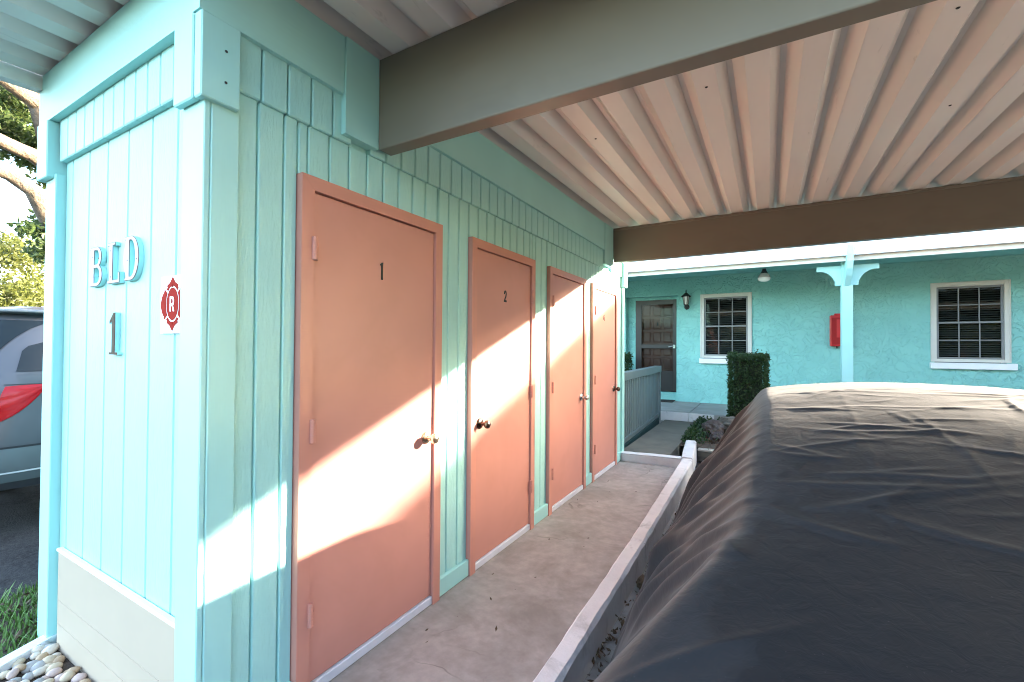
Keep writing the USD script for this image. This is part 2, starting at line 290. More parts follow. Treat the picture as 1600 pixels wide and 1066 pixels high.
# ------------------------------------------------------------------ storage shed
shed = thing('storage_shed', 'teal wooden storage shed with four salmon doors in a row', 'shed')
obj('wall_core', [bx(-1.47, -.016, .045, 4.86, -.06, 2.70, 0)], m_siding, shed)
DOORS = [(.325, 1.195, 'L'), (1.486, 2.346, 'R'), (2.622, 3.486, 'L'), (3.684, 4.549, 'L')]
ZF = 2.09
def board_x(y0, y1, z0, z1, x, t=.022): return bx(x - t, x, y0 + .0035, y1 - .0035, z0, z1, .004)
edges = [.085] + [.165 + .1018 * k for k in range(46)]; edges = [e for e in edges if e < 4.78] + [4.79]
for a, b in zip(edges[:-1], edges[1:]):
    if b - a < .02: continue
    segs = [(a, b, .0)]
    for d0, d1, _ in DOORS:
        new = []
        for s0, s1, z0 in segs:
            if z0 > 0 or s1 <= d0 + .01 or s0 >= d1 - .01: new.append((s0, s1, z0)); continue
            if s0 < d0: new.append((s0, d0, 0.))
            if s1 > d1: new.append((d1, s1, 0.))
            new.append((max(s0, d0), min(s1, d1), ZF))
        segs = new
    # join the piece above a door with the rest by keeping separate boards
    for s0, s1, z0 in segs:
        if s1 - s0 > .012: obj('siding_board', board_x(s0, s1, z0 if z0 else .09, 2.30, 0.0), m_siding, shed)
ub = [.085] + [.170 + .1018 * k for k in range(46)]; ub = [e for e in ub if e < 4.06] 
for a, b in zip(ub[:-1], ub[1:]):
    if b - a > .02 and not (a > .50 and b < .72): obj('frieze_board', bx(-.02, .014, a + .0035, b - .0035, 2.298, 2.50, .004), m_siding, shed)
obj('frieze_board', bx(-.02, .014, 4.34, 4.78, 2.298, 2.50, .004), m_siding, shed)
Z = lambda y: 2.733 + .0165 * y
def fas(y0, y1, x, zlo, z1=None):
    return poly([(y0, zlo), (y1, zlo), (y1, Z(y1)), (y0, Z(y0))], -.01, x, 'x')
obj('fascia_board', fas(-.048, .514, .034, 2.492), m_fascia, shed)
obj('beam_backing_board', fas(.517, .702, .042, 2.322), m_fascia, shed)
obj('fascia_board', fas(.79, 4.03, .034, 2.498), m_fascia, shed)
obj('beam_backing_board', fas(4.033, 4.325, .04, 2.342), m_fascia, shed)
obj('fascia_board', fas(4.42, 4.90, .034, 2.47), m_fascia, shed)
# corner trim at the near corner
obj('corner_post', bx(-.01, .022, -.002, .088, -.02, 2.25), m_trim, shed)
obj('corner_post', bx(-.118, .021, -.024, -.004, -.02, 2.25), m_trim, shed)
cb = obj('corner_block', bx(.0, .044, -.046, .078, 2.21, 2.488, .004), m_trim, shed)
for z in (2.39, 2.285): obj('nail', lathe([(0, .003), (.004, .002), (.005, 0)], (.044, .03, z), 'x', 8), m_black, cb)
obj('corner_block', bx(-.128, -.003, -.050, -.024, 2.21, 2.488, .004), m_trim, shed)
# far corner
obj('corner_post', bx(-.01, .022, 4.79, 4.882, -.02, 2.2), m_trim, shed)
obj('corner_block', bx(-.01, .05, 4.78, 4.90, 2.17, 2.466, .004), m_trim, shed)
obj('corner_post', bx(-.09, .0, 4.884, 4.904, -.02, 2.46), m_trim, shed)
# skirting pieces between the doors
for y0, y1 in ((.09, .322), (1.198, 1.483), (2.349, 2.619), (3.489, 3.681), (4.552, 4.787)):
    obj('skirting_board', bx(-.01, .022, y0, y1, .006, .104), m_trim, shed)
# end wall (faces -y): low boards 8 in, frieze half width
lo_e = [-1.372, -1.285, -1.081, -.877, -.670, -.459, -.258, -.114]
for a, b in zip(lo_e[:-1], lo_e[1:]): obj('siding_board', bx(a + .0035, b - .0035, .022, .044, -.02, 2.31, .004), m_siding, shed)
up_e = [-1.375, -1.269] + [-1.269 + .1034 * k for k in range(1, 12)]; up_e[-1] = -.124
for a, b in zip(up_e[:-1], up_e[1:]): obj('frieze_board', bx(a + .003, b - .003, -.004, .044, 2.294, 2.50, .004), m_siding, shed)
obj('frieze_backing', bx(-1.372, -.12, .0005, .046, 2.2955, 2.498, 0), m_siding, shed)
obj('end_fascia_board', poly([(-1.545, 2.492), (-.001, 2.492), (-.001, 2.735), (-1.545, 2.735)], -.036, .04, 'y'), m_fascia, shed)
obj('corner_post', bx(-1.505, -1.374, -.016, .04, -.03, 2.235), m_trim, shed)
obj('corner_post', bx(-1.508, -1.48, .042, .13, -.03, 2.235), m_trim, shed)
obj('corner_block', bx(-1.535, -1.395, -.044, .06, 2.215, 2.4905, .004), m_trim, shed)
obj('side_panel', bx(-1.492, -1.471, .05, 4.86, -.05, 2.72), m_siding, shed)
bp = obj('beige_panel', [bx(-1.30, -.118, .0, .0215, -.03, .425, .003)], m_beige, shed, label='beige board patch at the foot of the end wall')
obj('panel_edge_strip', [bx(-1.312, -.108, -.004, .0195, .4255, .440, .003)], m_white, bp)
obj('panel_lath', [bx(-1.29, -.125, -.0012, .002, z, z + .0025, 0) for z in (.09, .2)], m_beige, bp)
# doors
def numeral(t, h, depth=.003):
    m = meshkit.text_mesh(t, h, depth, bold=True); m.apply_translation([-(m.bounds[0][0] + m.bounds[1][0]) / 2, -(m.bounds[0][1] + m.bounds[1][1]) / 2, 0]); return m
for i, (y0, y1, side) in enumerate(DOORS):
    n = i + 1; fw = .056
    fr = obj('door_frame', [poly([(y0, .0), (y0 + fw, .0), (y0 + fw, ZF - fw), (y0, ZF)], -.02, .03, 'x'), poly([(y1 - fw, .0), (y1, .0), (y1, ZF), (y1 - fw, ZF - fw)], -.02, .03, 'x'),
                           poly([(y0 + .0005, ZF), (y0 + fw + .0005, ZF - fw), (y1 - fw - .0005, ZF - fw), (y1 - .0005, ZF)], -.02, .0302, 'x')], m_salmontrim, shed)
    d = obj('door', bx(-.022, .016, y0 + fw + .003, y1 - fw - .003, .052, ZF - fw - .0045, .003), m_salmon, shed, label=f'flat salmon door with a black number {n}')
    obj('threshold', bx(-.02, .024, y0 + fw + .001, y1 - fw - .001, .004, .046, .003), m_sill, shed)
    yh = y0 + fw if side == 'L' else y1 - fw
    for zh in (1.80, 1.066, .337):
        obj('hinge', [cyl((.034, yh, zh - .047), (.034, yh, zh + .047), .0105, 10)] + [cyl((.034, yh, zh + o - .001), (.034, yh, zh + o + .0015), .0118, 10) for o in (-.046, -.018, .01, .038)] + [bx(.0162, .0335, yh - .004, yh + .004, zh - .045, zh + .045, .001)], m_salmontrim, d, smooth=30)
    yk = (y1 - fw - .055) if side == 'L' else (y0 + fw + .055); zk = .918
    mk = [m_brass, m_dkmetal, m_steel, m_dkmetal][i]
    obj('knob', lathe([(0, .0), (.034, .0), (.034, .006), (.027, .012), (.013, .014), (.011, .036), (.017, .042), (.025, .050), (.0275, .060), (.025, .070), (.014, .077), (0, .078)], (.0165, yk, zk), 'x', 28), mk, d, smooth=40)
    obj('latch_plate', bx(.0, .0175, yk + (.052 if side == 'L' else -.056), yk + (.056 if side == 'L' else -.052), zk - .03, zk + .03, .0005), m_steel, d)
    if n == 1:
        t = poly([(-.005, -.041), (.0055, -.041), (.0055, .041), (-.001, .041), (-.012, .031), (-.012, .025), (-.005, .028)], 0, .003, 'z')
    else:
        t = numeral(str(n), .076 if n < 3 else .066); t.apply_scale([.66, 1, 1])
    v = t.vertices
    yc = {1: .756, 2: 1.906, 3: 3.04, 4: 4.07}[n]; zc = {1: 1.765, 2: 1.763, 3: 1.765, 4: 1.74}[n]
    t = trimesh.Trimesh(np.stack([v[:, 2] + .0163, v[:, 0] + yc, v[:, 1] + zc], 1), t.faces, process=False)
    obj('door_number', t, m_black, d)
# tiny gap shadow line: door edge rebate behind slab
# lettering on the end wall
def glyph(ch):
    """serif slab capitals in a unit box 0..w x 0..1"""
    if ch == 'B':
        o = union_all([sbox(0, 0, .42, 1), affinity.scale(Point(.38, .735).buffer(1, 24), .30, .265), affinity.scale(Point(.38, .275).buffer(1, 24), .35, .275)])
        o = o.union(sbox(-.05, 0, .15, .06)).union(sbox(-.05, .94, .15, 1))
        h = union_all([sbox(.21, .56, .38, .91), affinity.scale(Point(.37, .735).buffer(1, 20), .15, .175), sbox(.21, .09, .38, .46), affinity.scale(Point(.38, .275).buffer(1, 20), .18, .185)])
        return o.difference(h.intersection(sbox(.20, 0, 1, 1))).intersection(sbox(-.06, 0, .8, 1))
    if ch == 'L':
        return union_all([sbox(0.02, 0, .22, 1), sbox(-.08, 0, .62, .085), sbox(-.08, .92, .36, 1), sbox(.54, 0, .63, .26)])
    if ch == 'D':
        o = union_all([sbox(0, 0, .3, 1), affinity.scale(Point(.28, .5).buffer(1, 32), .42, .5), sbox(-.06, 0, .15, .07), sbox(-.06, .93, .15, 1)])
        h = union_all([sbox(.18, .09, .28, .91), affinity.scale(Point(.26, .5).buffer(1, 28), .25, .41)])
        return o.difference(h.intersection(sbox(.19, 0, 1, 1)))
    return union_all([Polygon([(.16, 0), (.38, 0), (.38, 1), (.26, 1), (.0, .80), (.0, .74), (.16, .80)]), sbox(0.0, 0, .54, .06)])
def wall_letter(ch, x, z, h, w, label, face, grp):
    g = affinity.scale(glyph(ch), w, h, origin=(0, 0)); g = affinity.translate(g, x, z); t = thing('wall_letter' if ch != '1' else 'wall_numeral', label, 'letter' if ch != '1' else 'number', grp)
    obj('letter_body', poly(g, .0055, .0215, 'y'), m_side, t)
    obj('letter_edge', poly(g.difference(g.buffer(-.0026)), 0.0042, .0052, 'y'), m_edge, t)
    obj('letter_face', poly(g.buffer(-.0027), 0.0032, .0052, 'y'), face, t)
    return t
L1 = wall_letter('B', -.985, 1.661, .172, .165, 'raised white letter B first in the row on the teal end wall', m_face, None)
L2 = wall_letter('L', -.793, 1.662, .172, .165, 'raised white letter L between the B and the D', m_face, None)
L3 = wall_letter('D', -.630, 1.664, .177, .165, 'raised white letter D nearest the fire sign', m_face, None)
for t, pts in ((L1, [(-.968, 1.70), (-.968, 1.79), (-.892, 1.70), (-.90, 1.78)]), (L2, [(-.774, 1.69), (-.774, 1.80)]), (L3, [(-.614, 1.745), (-.532, 1.745)])):
    for x, z in pts: obj('screw', bx(x - .003, x + .003, 0.0022, .0036, z - .003, z + .003, .001), m_edge, t)
wall_letter('1', -.778, 1.365, .175, .145, 'weathered bronze numeral 1 below the white letters', m_number, None)
# fire sign
fs = thing('fire_marker_sign', 'white plate with red fire emblem and letter R on end wall', 'sign')
sx0, sx1, sz0, sz1 = -.352, -.167, 1.449, 1.660; scx, scz = (sx0 + sx1) / 2, (sz0 + sz1) / 2 + .002
obj('sign_plate', bx(sx0, sx1, .014, .0195, sz0, sz1, .001), m_signwhite, fs)
ell = lambda cx, cz, a, b: affinity.scale(Point(cx, cz).buffer(1, 40), a, b)
out = union_all([Polygon([(scx - .032, scz + .05), (scx - .042, scz + .068), (scx - .02, scz + .078), (scx, scz + .099), (scx + .02, scz + .078), (scx + .042, scz + .068), (scx + .032, scz + .05), (scx + .032, scz - .05), (scx + .042, scz - .068), (scx + .02, scz - .078), (scx, scz - .099), (scx - .02, scz - .078), (scx - .042, scz - .068), (scx - .032, scz - .05)]),
                 ell(scx, scz, .087, .066), Polygon([(scx - .062, scz + .055), (scx + .062, scz + .055), (scx + .062, scz - .055), (scx - .062, scz - .055)])])
ring = ell(scx, scz, .049, .066).difference(ell(scx, scz, .043, .059))
from shapely.geometry import LineString
spk = union_all([LineString([(scx + sx * .025, scz + sz * .035), (scx + sx * .068, scz + sz * .068)]).buffer(.0045) for sx in (-1, 1) for sz in (-1, 1)]).difference(ell(scx, scz, .045, .06))
tr = numeral('R', .052); v = tr.vertices
red = out.difference(ring).difference(spk)
obj('emblem', poly(red, .0128, .0138, 'y'), m_emblem, fs)
obj('emblem_letter', trimesh.Trimesh(np.stack([v[:, 0] * .8 + scx, .0126 - v[:, 2] * .3, v[:, 1] + scz], 1), tr.faces, process=False), m_signwhite, fs)
for dz in (.066, -.070): obj('screw', bx(scx - .0045, scx + .0045, .0105, .0137, scz + dz - .0045, scz + dz + .0045, .0015), m_emblem, fs)

# ------------------------------------------------------------------ carport canopy
car = thing('carport_canopy', 'corrugated metal carport roof on taupe steel beams', 'carport')
PER = .2325; A0 = 1.519
def prof(x_start, n):
    pts = []
    for k in range(n):
        x = x_start + k * PER
        pts += [(x, 0), (x + .105, 0), (x + .105 + .042, .074), (x + PER - .060, .074)]
    pts += [(x_start + n * PER - .004, .008), (x_start + n * PER + .022, .0095)]; return pts
Y0, Y1 = -.36, 5.02
def deck(x_start, n, lift=0):
    p = np.array(prof(x_start, n)); 
    R = []
    for y in (Y0, Y1):
        z = 2.737 + .0165 * y + lift; lo = np.stack([p[:, 0], np.full(len(p), y), p[:, 1] + z], 1); R.append(lo)
    a = np.stack(R); up = a + [0, 0, .0025]
    m1, m2 = grid_mesh(a), grid_mesh(up); m1.invert() if m1.face_normals[0][2] > 0 else None; m2.invert() if m2.face_normals[0][2] < 0 else None
    return cat([m1, m2])
x = A0 - .068 + .068 - 13 * PER; k = 0
x = A0 - 13 * PER
while x < 9.0:
    obj('roof_panel', deck(x, 3, 0), m_deck, car); x += 3 * PER
def beam(y0, y1, z0, z1, x0=-.005, x1=9.3):
    """hollow steel channel with rounded lips, facing +-y"""
    g = sbox(y0, z0, y1, z1).buffer(-.008).buffer(.008, 6)
    return poly(g, x0, x1, 'x')
obj('beam', beam(.704, .786, 2.322, Z(.74) + .002, .043), m_beam, car, label='nearer taupe steel beam crossing the top of the view', smooth=30)
obj('beam', beam(4.33, 4.41, 2.405, Z(4.37) - .004, .0405), m_beam, car, label='farther taupe steel beam above the walkway end', smooth=30)
obj('beam_flange', [bx(.045, 9.3, 4.318, 4.3295, Z(4.37) - .030, Z(4.37) - .004, .002)], m_beam, car)
obj('roof_edge_board', poly([(Y0, 2.668 + .0165 * Y0), (Y1, 2.668 + .0165 * Y1), (Y1, 2.86 + .0165 * Y1), (Y0, 2.86 + .0165 * Y0)], -1.565, -1.506, 'x'), m_roofwhite, car)
for y in (.745, 4.37):
    for px_ in (9.1,): obj('post', bx(px_, px_ + .12, y - .06, y + .06, -.1, 2.3, .006), m_beam, car)
for xx_, yy_ in ((2.21, 1.62), (1.43, 1.72), (.62, 2.0), (2.4, 2.6)):
    kx = round((xx_ - A0 - .03) / PER); xs = A0 + .05 + kx * PER
    obj('rivet', lathe([(0, -.004), (.006, -.002), (.008, 0.0005)], (xs, yy_, 2.737 + .0165 * yy_ - .0005), 'z', 8), m_black, car)

# ------------------------------------------------------------------ apartment building
bld = thing('apartment_building', 'long low teal stucco building with white gutter and porch', 'building')
WY = 9.4
wall = sbox(-7, -.1, 12, 2.96).difference(sbox(-1.22, .0, -.09, 2.555))
WIN = [(.365, 1.332), (4.02, 4.985)]
for a, b in WIN: wall = wall.difference(sbox(a + .05, 1.16, b - .05, 2.50))
obj('front_wall', poly(wall, WY, WY + .2, 'y'), m_stucco, bld)
obj('recess_wall', poly(sbox(-1.25, -.1, -.06, 2.6).difference(sbox(-1.048, .30, -.148, 2.49)), WY + .2005, WY + .32, 'y'), m_stucco, bld)
obj('back_wall', bx(-7, 12, 14.0, 14.2, -.1, 2.96, 0), m_stucco, bld); obj('side_wall', bx(-7, -6.8, 9.6, 14, -.1, 2.96, 0), m_stucco, bld); obj('side_wall', bx(11.8, 12, 9.6, 14, -.1, 2.96, 0), m_stucco, bld)
obj('room_lining', [bx(-6.7, 11.7, 13.0, 13.1, 0, 2.9, 0), bx(-6.7, 11.7, 9.75, 13, .0, .1, 0), bx(-6.7, 11.7, 9.75, 13, 2.85, 2.9, 0)], m_interior, bld)
# roof: front slope to ridge and back; soffit, fascia, gutter
RX0, RX1 = -7.6, 12.6; RID = (11.8, 4.80)
def slab_yz(pts): return poly(pts, RX0, RX1, 'x')
obj('roof', [slab_yz([(7.47, 2.975), (RID[0], RID[1] - .04), (RID[0], RID[1]), (7.43, 3.012)]), slab_yz([(RID[0], RID[1] - .04), (16.1, 2.98), (16.1, 3.02), (RID[0], RID[1])])], m_shingle, bld)
obj('soffit', slab_yz([(7.49, 2.738), (WY + .01, 2.935), (WY + .01, 2.955), (7.49, 2.760)]), m_stucco, bld)
obj('eave_board', slab_yz([(7.462, 2.725), (7.488, 2.725), (7.488, 2.97), (7.462, 2.97)]), m_cream, bld)
gut = [(7.46, 2.80), (7.37, 2.795), (7.362, 2.86), (7.345, 2.90), (7.33, 2.965), (7.335, 2.985), (7.355, 2.985), (7.352, 2.965), (7.368, 2.90), (7.385, 2.86), (7.39, 2.815), (7.46, 2.82)]
obj('gutter', slab_yz(gut), m_white, bld)
# windows
def window(x0, x1, blinds):
    z0, z1 = 1.205, 2.545
    w = obj('window', [bx(x0, x0 + .075, WY - .022, WY + .05, z0, z1), bx(x1 - .075, x1, WY - .022, WY + .05, z0, z1), bx(x0 + .0752, x1 - .0752, WY - .0225, WY + .05, z1 - .075, z1), bx(x0 + .0752, x1 - .0752, WY - .0225, WY + .05, z0, z0 + .05)], m_cream, bld)
    obj('window_trim', [bx(x0 + .012, x0 + .024, WY - .030, WY - .0215, z0 + .02, z1 - .012), bx(x1 - .024, x1 - .012, WY - .030, WY - .0215, z0 + .02, z1 - .012), bx(x0 + .024, x1 - .024, WY - .0302, WY - .022, z1 - .024, z1 - .012)], m_cream, w)
    obj('window_sill', bx(x0 - .012, x1 + .055, WY - .07, WY + .04, z0 - .115, z0 - .012, .006), m_white, w)
    gx0, gx1, gz0, gz1 = x0 + .077, x1 - .077, z0 + .052, z1 - .077; zm = (gz0 + gz1) / 2 + .0; y = WY + .012
    st = .03
    for q, (za, zb, yy) in enumerate(((zm - .012, gz1, y), (gz0, zm + .018, y - .018))):
        s = obj('sash', [bx(gx0, gx0 + st, yy, yy + .025, za, zb), bx(gx1 - st, gx1, yy, yy + .025, za, zb), bx(gx0 + st, gx1 - st, yy + .0004, yy + .025, zb - st, zb), bx(gx0 + st, gx1 - st, yy + .0004, yy + .025, za, za + st)], m_sashmat, w)
        px = np.linspace(gx0 + st, gx1 - st, 4); pz = np.linspace(za + st, zb - st, 3)
        for k in (1, 2): obj('muntin', bx(px[k] - .008, px[k] + .008, yy + .002, yy + .014, za + st, zb - st, .002), m_sashmat, w)
        obj('muntin', bx(gx0 + st, gx1 - st, yy + .0032, yy + .0128, pz[1] - .008, pz[1] + .008, .002), m_sashmat, w)
        for k in range(3):
            for j in range(2): obj('pane', bx(px[k] + .0, px[k + 1], yy + .015, yy + .018, pz[j], pz[j + 1], 0), m_glass, w)
    if blinds:
        obj('blind', [rotx_slat(gx0, gx1, WY + .10, zc) for zc in np.arange(gz0 + .02, gz1, .038)], m_blind, w, kind='stuff')
def rotx_slat(xa, xb, y, z):
    return trimesh.Trimesh([[xa, y - .016, z - .010], [xb, y - .016, z - .010], [xb, y + .016, z + .010], [xa, y + .016, z + .010]], [[0, 1, 2], [0, 2, 3]], process=False)
m_sashmat = mat('sash_grey', (.20, .20, .20), .4, .04, 9)
window(*WIN[0], True); window(*WIN[1], True)
# entrance: storm door over a panelled brown door
X0, X1 = -1.048, -.148
fd = obj('panel_door', [bx(X0 + .03, X1 - .03, 9.70, 9.74, .43, 2.46, .002)], m_doorbrown, bld, label='reddish brown panelled entrance door behind the storm door')
px = np.linspace(X0 + .12, X1 - .10, 4); pz = [2.40, 2.10, 1.80, 1.50, 1.20, .90, .50]
for j in range(6):
    for k in range(3):
        a, b = px[k] + .022, px[k + 1] - .022; zt, zb = pz[j] - .02, pz[j + 1] + .028
        f = obj('door_panel', [trimesh.convex.convex_hull(np.array([[a, 9.6995, zb], [b, 9.6995, zb], [b, 9.6995, zt], [a, 9.6995, zt], [a + .028, 9.682, zb + .028], [b - .028, 9.682, zb + .028], [b - .028, 9.682, zt - .028], [a + .028, 9.682, zt - .028]]))], m_doorbrown, fd)
obj('door_knocker', [bx(-.585, -.555, 9.665, 9.684, 1.93, 1.99, .006), bx(-.592, -.548, 9.668, 9.684, 1.905, 1.925, .006)], m_black, fd)
sd = obj('storm_door', [bx(X0, X0 + .135, 9.60, 9.632, .435, 2.495), bx(X1 - .07, X1, 9.60, 9.632, .435, 2.495), bx(X0 + .135, X1 - .07, 9.6005, 9.632, 2.39, 2.495), bx(X0 + .135, X1 - .07, 9.6005, 9.632, 1.395, 1.485), bx(X0 + .135, X1 - .07, 9.6005, 9.632, .435, .89)], m_storm, bld, label='dark brown storm door with two glass panels')
obj('glass_panel', bx(X0 + .135, X1 - .07, 9.612, 9.617, 1.485, 2.39, 0), m_glass, sd); obj('glass_panel', bx(X0 + .135, X1 - .07, 9.612, 9.617, .89, 1.395, 0), m_glass, sd)
obj('kick_panel', bx(X0 + .17, X1 - .105, 9.594, 9.6, .50, .84, .003), m_storm, sd)
obj('handle', [bx(-.22, -.17, 9.575, 9.60, 1.40, 1.48, .005), tube([(-.19, 9.57, 1.45), (-.24, 9.555, 1.445), (-.31, 9.555, 1.43)], .011, 8)], m_steel, sd, smooth=30)
obj('door_step', bx(-1.25, -.075, 9.50, 9.66, .1, .425, .01), m_stucco, bld)
# porch post with brackets
pp = obj('porch_post', bx(2.585, 2.728, 7.63, 7.77, .25, 2.745, .004), m_trim, bld)
def bracket_shape(a0, z1, w, h):
    """concave bracket in (a,z): a from a0 outwards by w (signed), top z1, drop h"""
    s = 1 if w > 0 else -1; w = abs(w); pts = [(0, z1), (w, z1), (w, z1 - .075)]
    for t in np.linspace(0, math.pi / 2, 12): pts.append((w - .03 - (w - .10) * math.sin(t), z1 - .075 - (h - .075) * (1 - math.cos(t))))
    pts.append((0, z1 - h)); return [(a0 + s * a, z) for a, z in pts]
obj('bracket', poly(bracket_shape(2.584, 2.69, -.31, .305), 7.665, 7.725, 'y'), m_trim, pp)
obj('bracket', poly(bracket_shape(2.729, 2.69, .315, .305), 7.665, 7.725, 'y'), m_trim, pp)
obj('bracket', poly([(7.629, 2.745), (7.465, 2.745), (7.452, 2.79), (7.325, 2.795), (7.318, 2.93), (7.285, 2.93), (7.275, 2.80), (7.29, 2.70), (7.34, 2.60), (7.44, 2.50), (7.629, 2.37)], 2.618, 2.69, 'x'), m_trim, pp)
# porch
po = thing('porch', 'raised grey concrete porch in front of the teal building', None, kind='structure')
for a, b in ((-7, -3.2), (-3.2, -.83), (-.83, .39), (.39, 1.61), (1.61, 2.83), (2.83, 4.05), (4.05, 5.27), (5.27, 8.6), (8.6, 12)):
    obj('concrete_slab', bx(a + .004, b - .004, 7.70, WY + .02, -.2, .255, .008), m_porch, po)
for a, b in ((-.11, .385), (.392, .80)): obj('riser_face', bx(a, b, 7.682, 7.699, .08, .250, .004), m_kerb, po)
obj('doormat', bx(-.92, -.14, 9.08, 9.44, .2555, .272, .004), m_mat, label='dark doormat on the porch at the entrance', cat_='doormat')
# wall lantern
la = thing('wall_lantern', 'black coach lantern on the stucco beside the entrance', 'lamp')
lx, ly = .10, 9.27
obj('back_plate', [lathe([(0, 0), (.05, 0), (.055, .012), (.03, .03), (0, .032)][::-1], (lx, WY - .032, 2.29), 'y', 16), tube([(lx, WY - .02, 2.27), (lx, ly + .03, 2.235), (lx, ly, 2.27), (lx, ly, 2.32)], .014, 8)], m_black, la, smooth=40)
obj('lamp_glass', lathe([(.038, 2.33), (.062, 2.50)], (lx, ly, 0), 'z', 6), m_glassbulb, la)
obj('lamp_frame', [tube([(lx + .041 * math.cos(a), ly + .041 * math.sin(a), 2.32), (lx + .066 * math.cos(a), ly + .066 * math.sin(a), 2.505)], .006, 6) for a in np.arange(6) * math.pi / 3] + [lathe([(0, 2.30), (.03, 2.305), (.045, 2.325), (.04, 2.335), (0, 2.335)], (lx, ly, 0), 'z', 12)], m_black, la)
obj('lamp_cap', lathe([(.098, 2.498), (.10, 2.508), (.06, 2.545), (.03, 2.575), (.012, 2.585), (.010, 2.61), (.016, 2.62), (.007, 2.635), (0, 2.66)], (lx, ly, 0), 'z', 16), m_black, la, smooth=40)
# hanging porch lamp
fl = thing('porch_ceiling_lamp', 'bell shaped lamp hanging under the white gutter', 'lamp')
c = (1.553, 8.2, 0)
obj('lamp_cap', lathe([(0, 2.845), (.028, 2.84), (.03, 2.79), (.05, 2.745), (.062, 2.725)], c, 'z', 20), m_plastic, fl, smooth=40)
obj('lamp_shade', lathe([(.060, 2.728), (.085, 2.695), (.096, 2.65), (.092, 2.63)], c, 'z', 24), m_glassbulb, fl, smooth=40)
obj('lamp_rim', lathe([(.097, 2.652), (.099, 2.635), (.085, 2.605), (.05, 2.588), (0, 2.582)], c, 'z', 24), m_lampwhite, fl, smooth=40)
# red fire cabinet
rc = thing('fire_cabinet', 'red fire extinguisher cabinet on the teal wall behind the porch post', 'cabinet')
obj('cabinet_body', bx(2.605, 2.86, WY - .15, WY - .001, 1.46, 2.03, .012), m_red, rc)
obj('cabinet_door', bx(2.625, 2.842, WY - .162, WY - .1505, 1.49, 1.985, .006), m_dkred, rc)
obj('cabinet_window', bx(2.70, 2.80, WY - .166, WY - .1625, 1.62, 1.95, .003), m_red, rc)
obj('cabinet_top', bx(2.67, 2.80, WY - .14, WY - .02, 2.0305, 2.06, .006), m_red, rc)
obj('pull', cyl((2.71, WY - .08, 1.42), (2.71, WY - .08, 1.459), .012, 8), m_black, rc)

# ------------------------------------------------------------------ railing
ra = thing('slatted_railing', 'grey wooden railing of upright slats beside the ramp path', 'railing')
def zr(y, a, b): return a + (b - a) * (y - 4.95) / (7.62 - 4.95)
def slope_bar(x0, x1, y0, y1, a, b, h): 
    return trimesh.convex.convex_hull(np.array([[x, y, zr(y, a, b) + dz] for x in (x0, x1) for y in (y0, y1) for dz in (0, h)]))
obj('top_rail', slope_bar(-.195, -.075, 4.93, 7.64, .955, .975, .105), m_rail, ra)
obj('bottom_rail', slope_bar(-.165, -.10, 4.93, 7.62, .075, .165, .055), m_rail, ra)
obj('base_board', slope_bar(-.16, -.105, 4.93, 7.62, -.08, .02, .12), m_railbase, ra)
for y in np.arange(4.96, 7.60, .105):
    zb, zt = zr(y, .13, .215), zr(y, .955, .975)
    obj('slat', bx(-.162, -.128, y, y + .072, zb - .02, zt + .01, .003), m_rail, ra)
obj('end_post', bx(-.18, -.09, 7.585, 7.66, .09, .985, .003), m_rail, ra)

# ------------------------------------------------------------------ planting beside the ramp
def shrub_box(x0, x1, y0, y1, z0, z1, n, size, seed):
    g = np.random.default_rng(seed); P = []
    c = np.array([(x0+x1)/2, (y0+y1)/2, (z0+z1)/2]); h = np.array([(x1-x0)/2, (y1-y0)/2, (z1-z0)/2])
    d = g.uniform(-1, 1, (n, 3)); k = g.integers(0, 3, n); s = np.sign(d[np.arange(n), k]); dep = g.beta(1, 3.5, n) * .3
    d[np.arange(n), k] = s * (1 - dep + .14 * (g.uniform(size=n) < .06) * g.uniform(size=n)); lump = 1 + .22 * (meshkit.fbm((c + d * h) * 9, 3, seed) - .5)[:, None]
    return leaves(c + d * h * lump, size, seed)
def blob(c, r, seed, sub=3, amp=.25, fr=3.0):
    m = trimesh.creation.icosphere(subdivisions=sub); v = m.vertices; m.vertices = v * (1 + amp * (meshkit.fbm(v * fr + seed * 3.1, 3, seed)[:, None] - .5) * 2) * np.array(r) + np.array(c); return m
hb = thing('clipped_shrub', 'dark green clipped box shrub standing beside the covered car', 'shrub')
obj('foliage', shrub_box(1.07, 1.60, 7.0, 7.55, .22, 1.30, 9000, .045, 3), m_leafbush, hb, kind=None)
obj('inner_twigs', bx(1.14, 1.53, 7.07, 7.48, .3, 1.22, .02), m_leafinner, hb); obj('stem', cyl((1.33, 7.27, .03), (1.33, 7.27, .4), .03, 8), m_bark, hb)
hl = thing('porch_plant', 'green leafy plant behind the railing left of the entrance', 'plant')
obj('foliage', shrub_box(-1.5, -.93, 8.3, 8.85, .45, 1.27, 2600, .07, 5), m_leafbush, hl); obj('stem', cyl((-1.2, 8.6, .25), (-1.2, 8.6, .8), .02, 8), m_bark, hl)
obj('plant_pot', lathe([(0, .256), (.14, .256), (.18, .5), (.165, .5), (.16, .47), (0, .47)], (-1.2, 8.6, 0), 'z', 16), m_rock, hl, smooth=30)
for i, (cx, cy, cz, r, lab) in enumerate([(.90, 6.55, .17, (.15, .17, .17), 'brown lumpy rock at the edge of the ramp path'), (1.10, 6.75, .22, (.17, .14, .15), 'grey topped rock against the covered car'), (.98, 6.2, .12, (.10, .12, .10), 'small dark rock nearest the timber edging')]):
    obj('rock', blob((cx, cy, cz), r, 11 + i, 3, .35, 2.2), m_rock if i != 1 else m_timber, label=lab, cat_='rock')
g = np.random.default_rng(21); n = 1500; gx = .58 + np.abs(g.normal(0, .13, n)); gy = g.uniform(5.72, 7.6, n); 
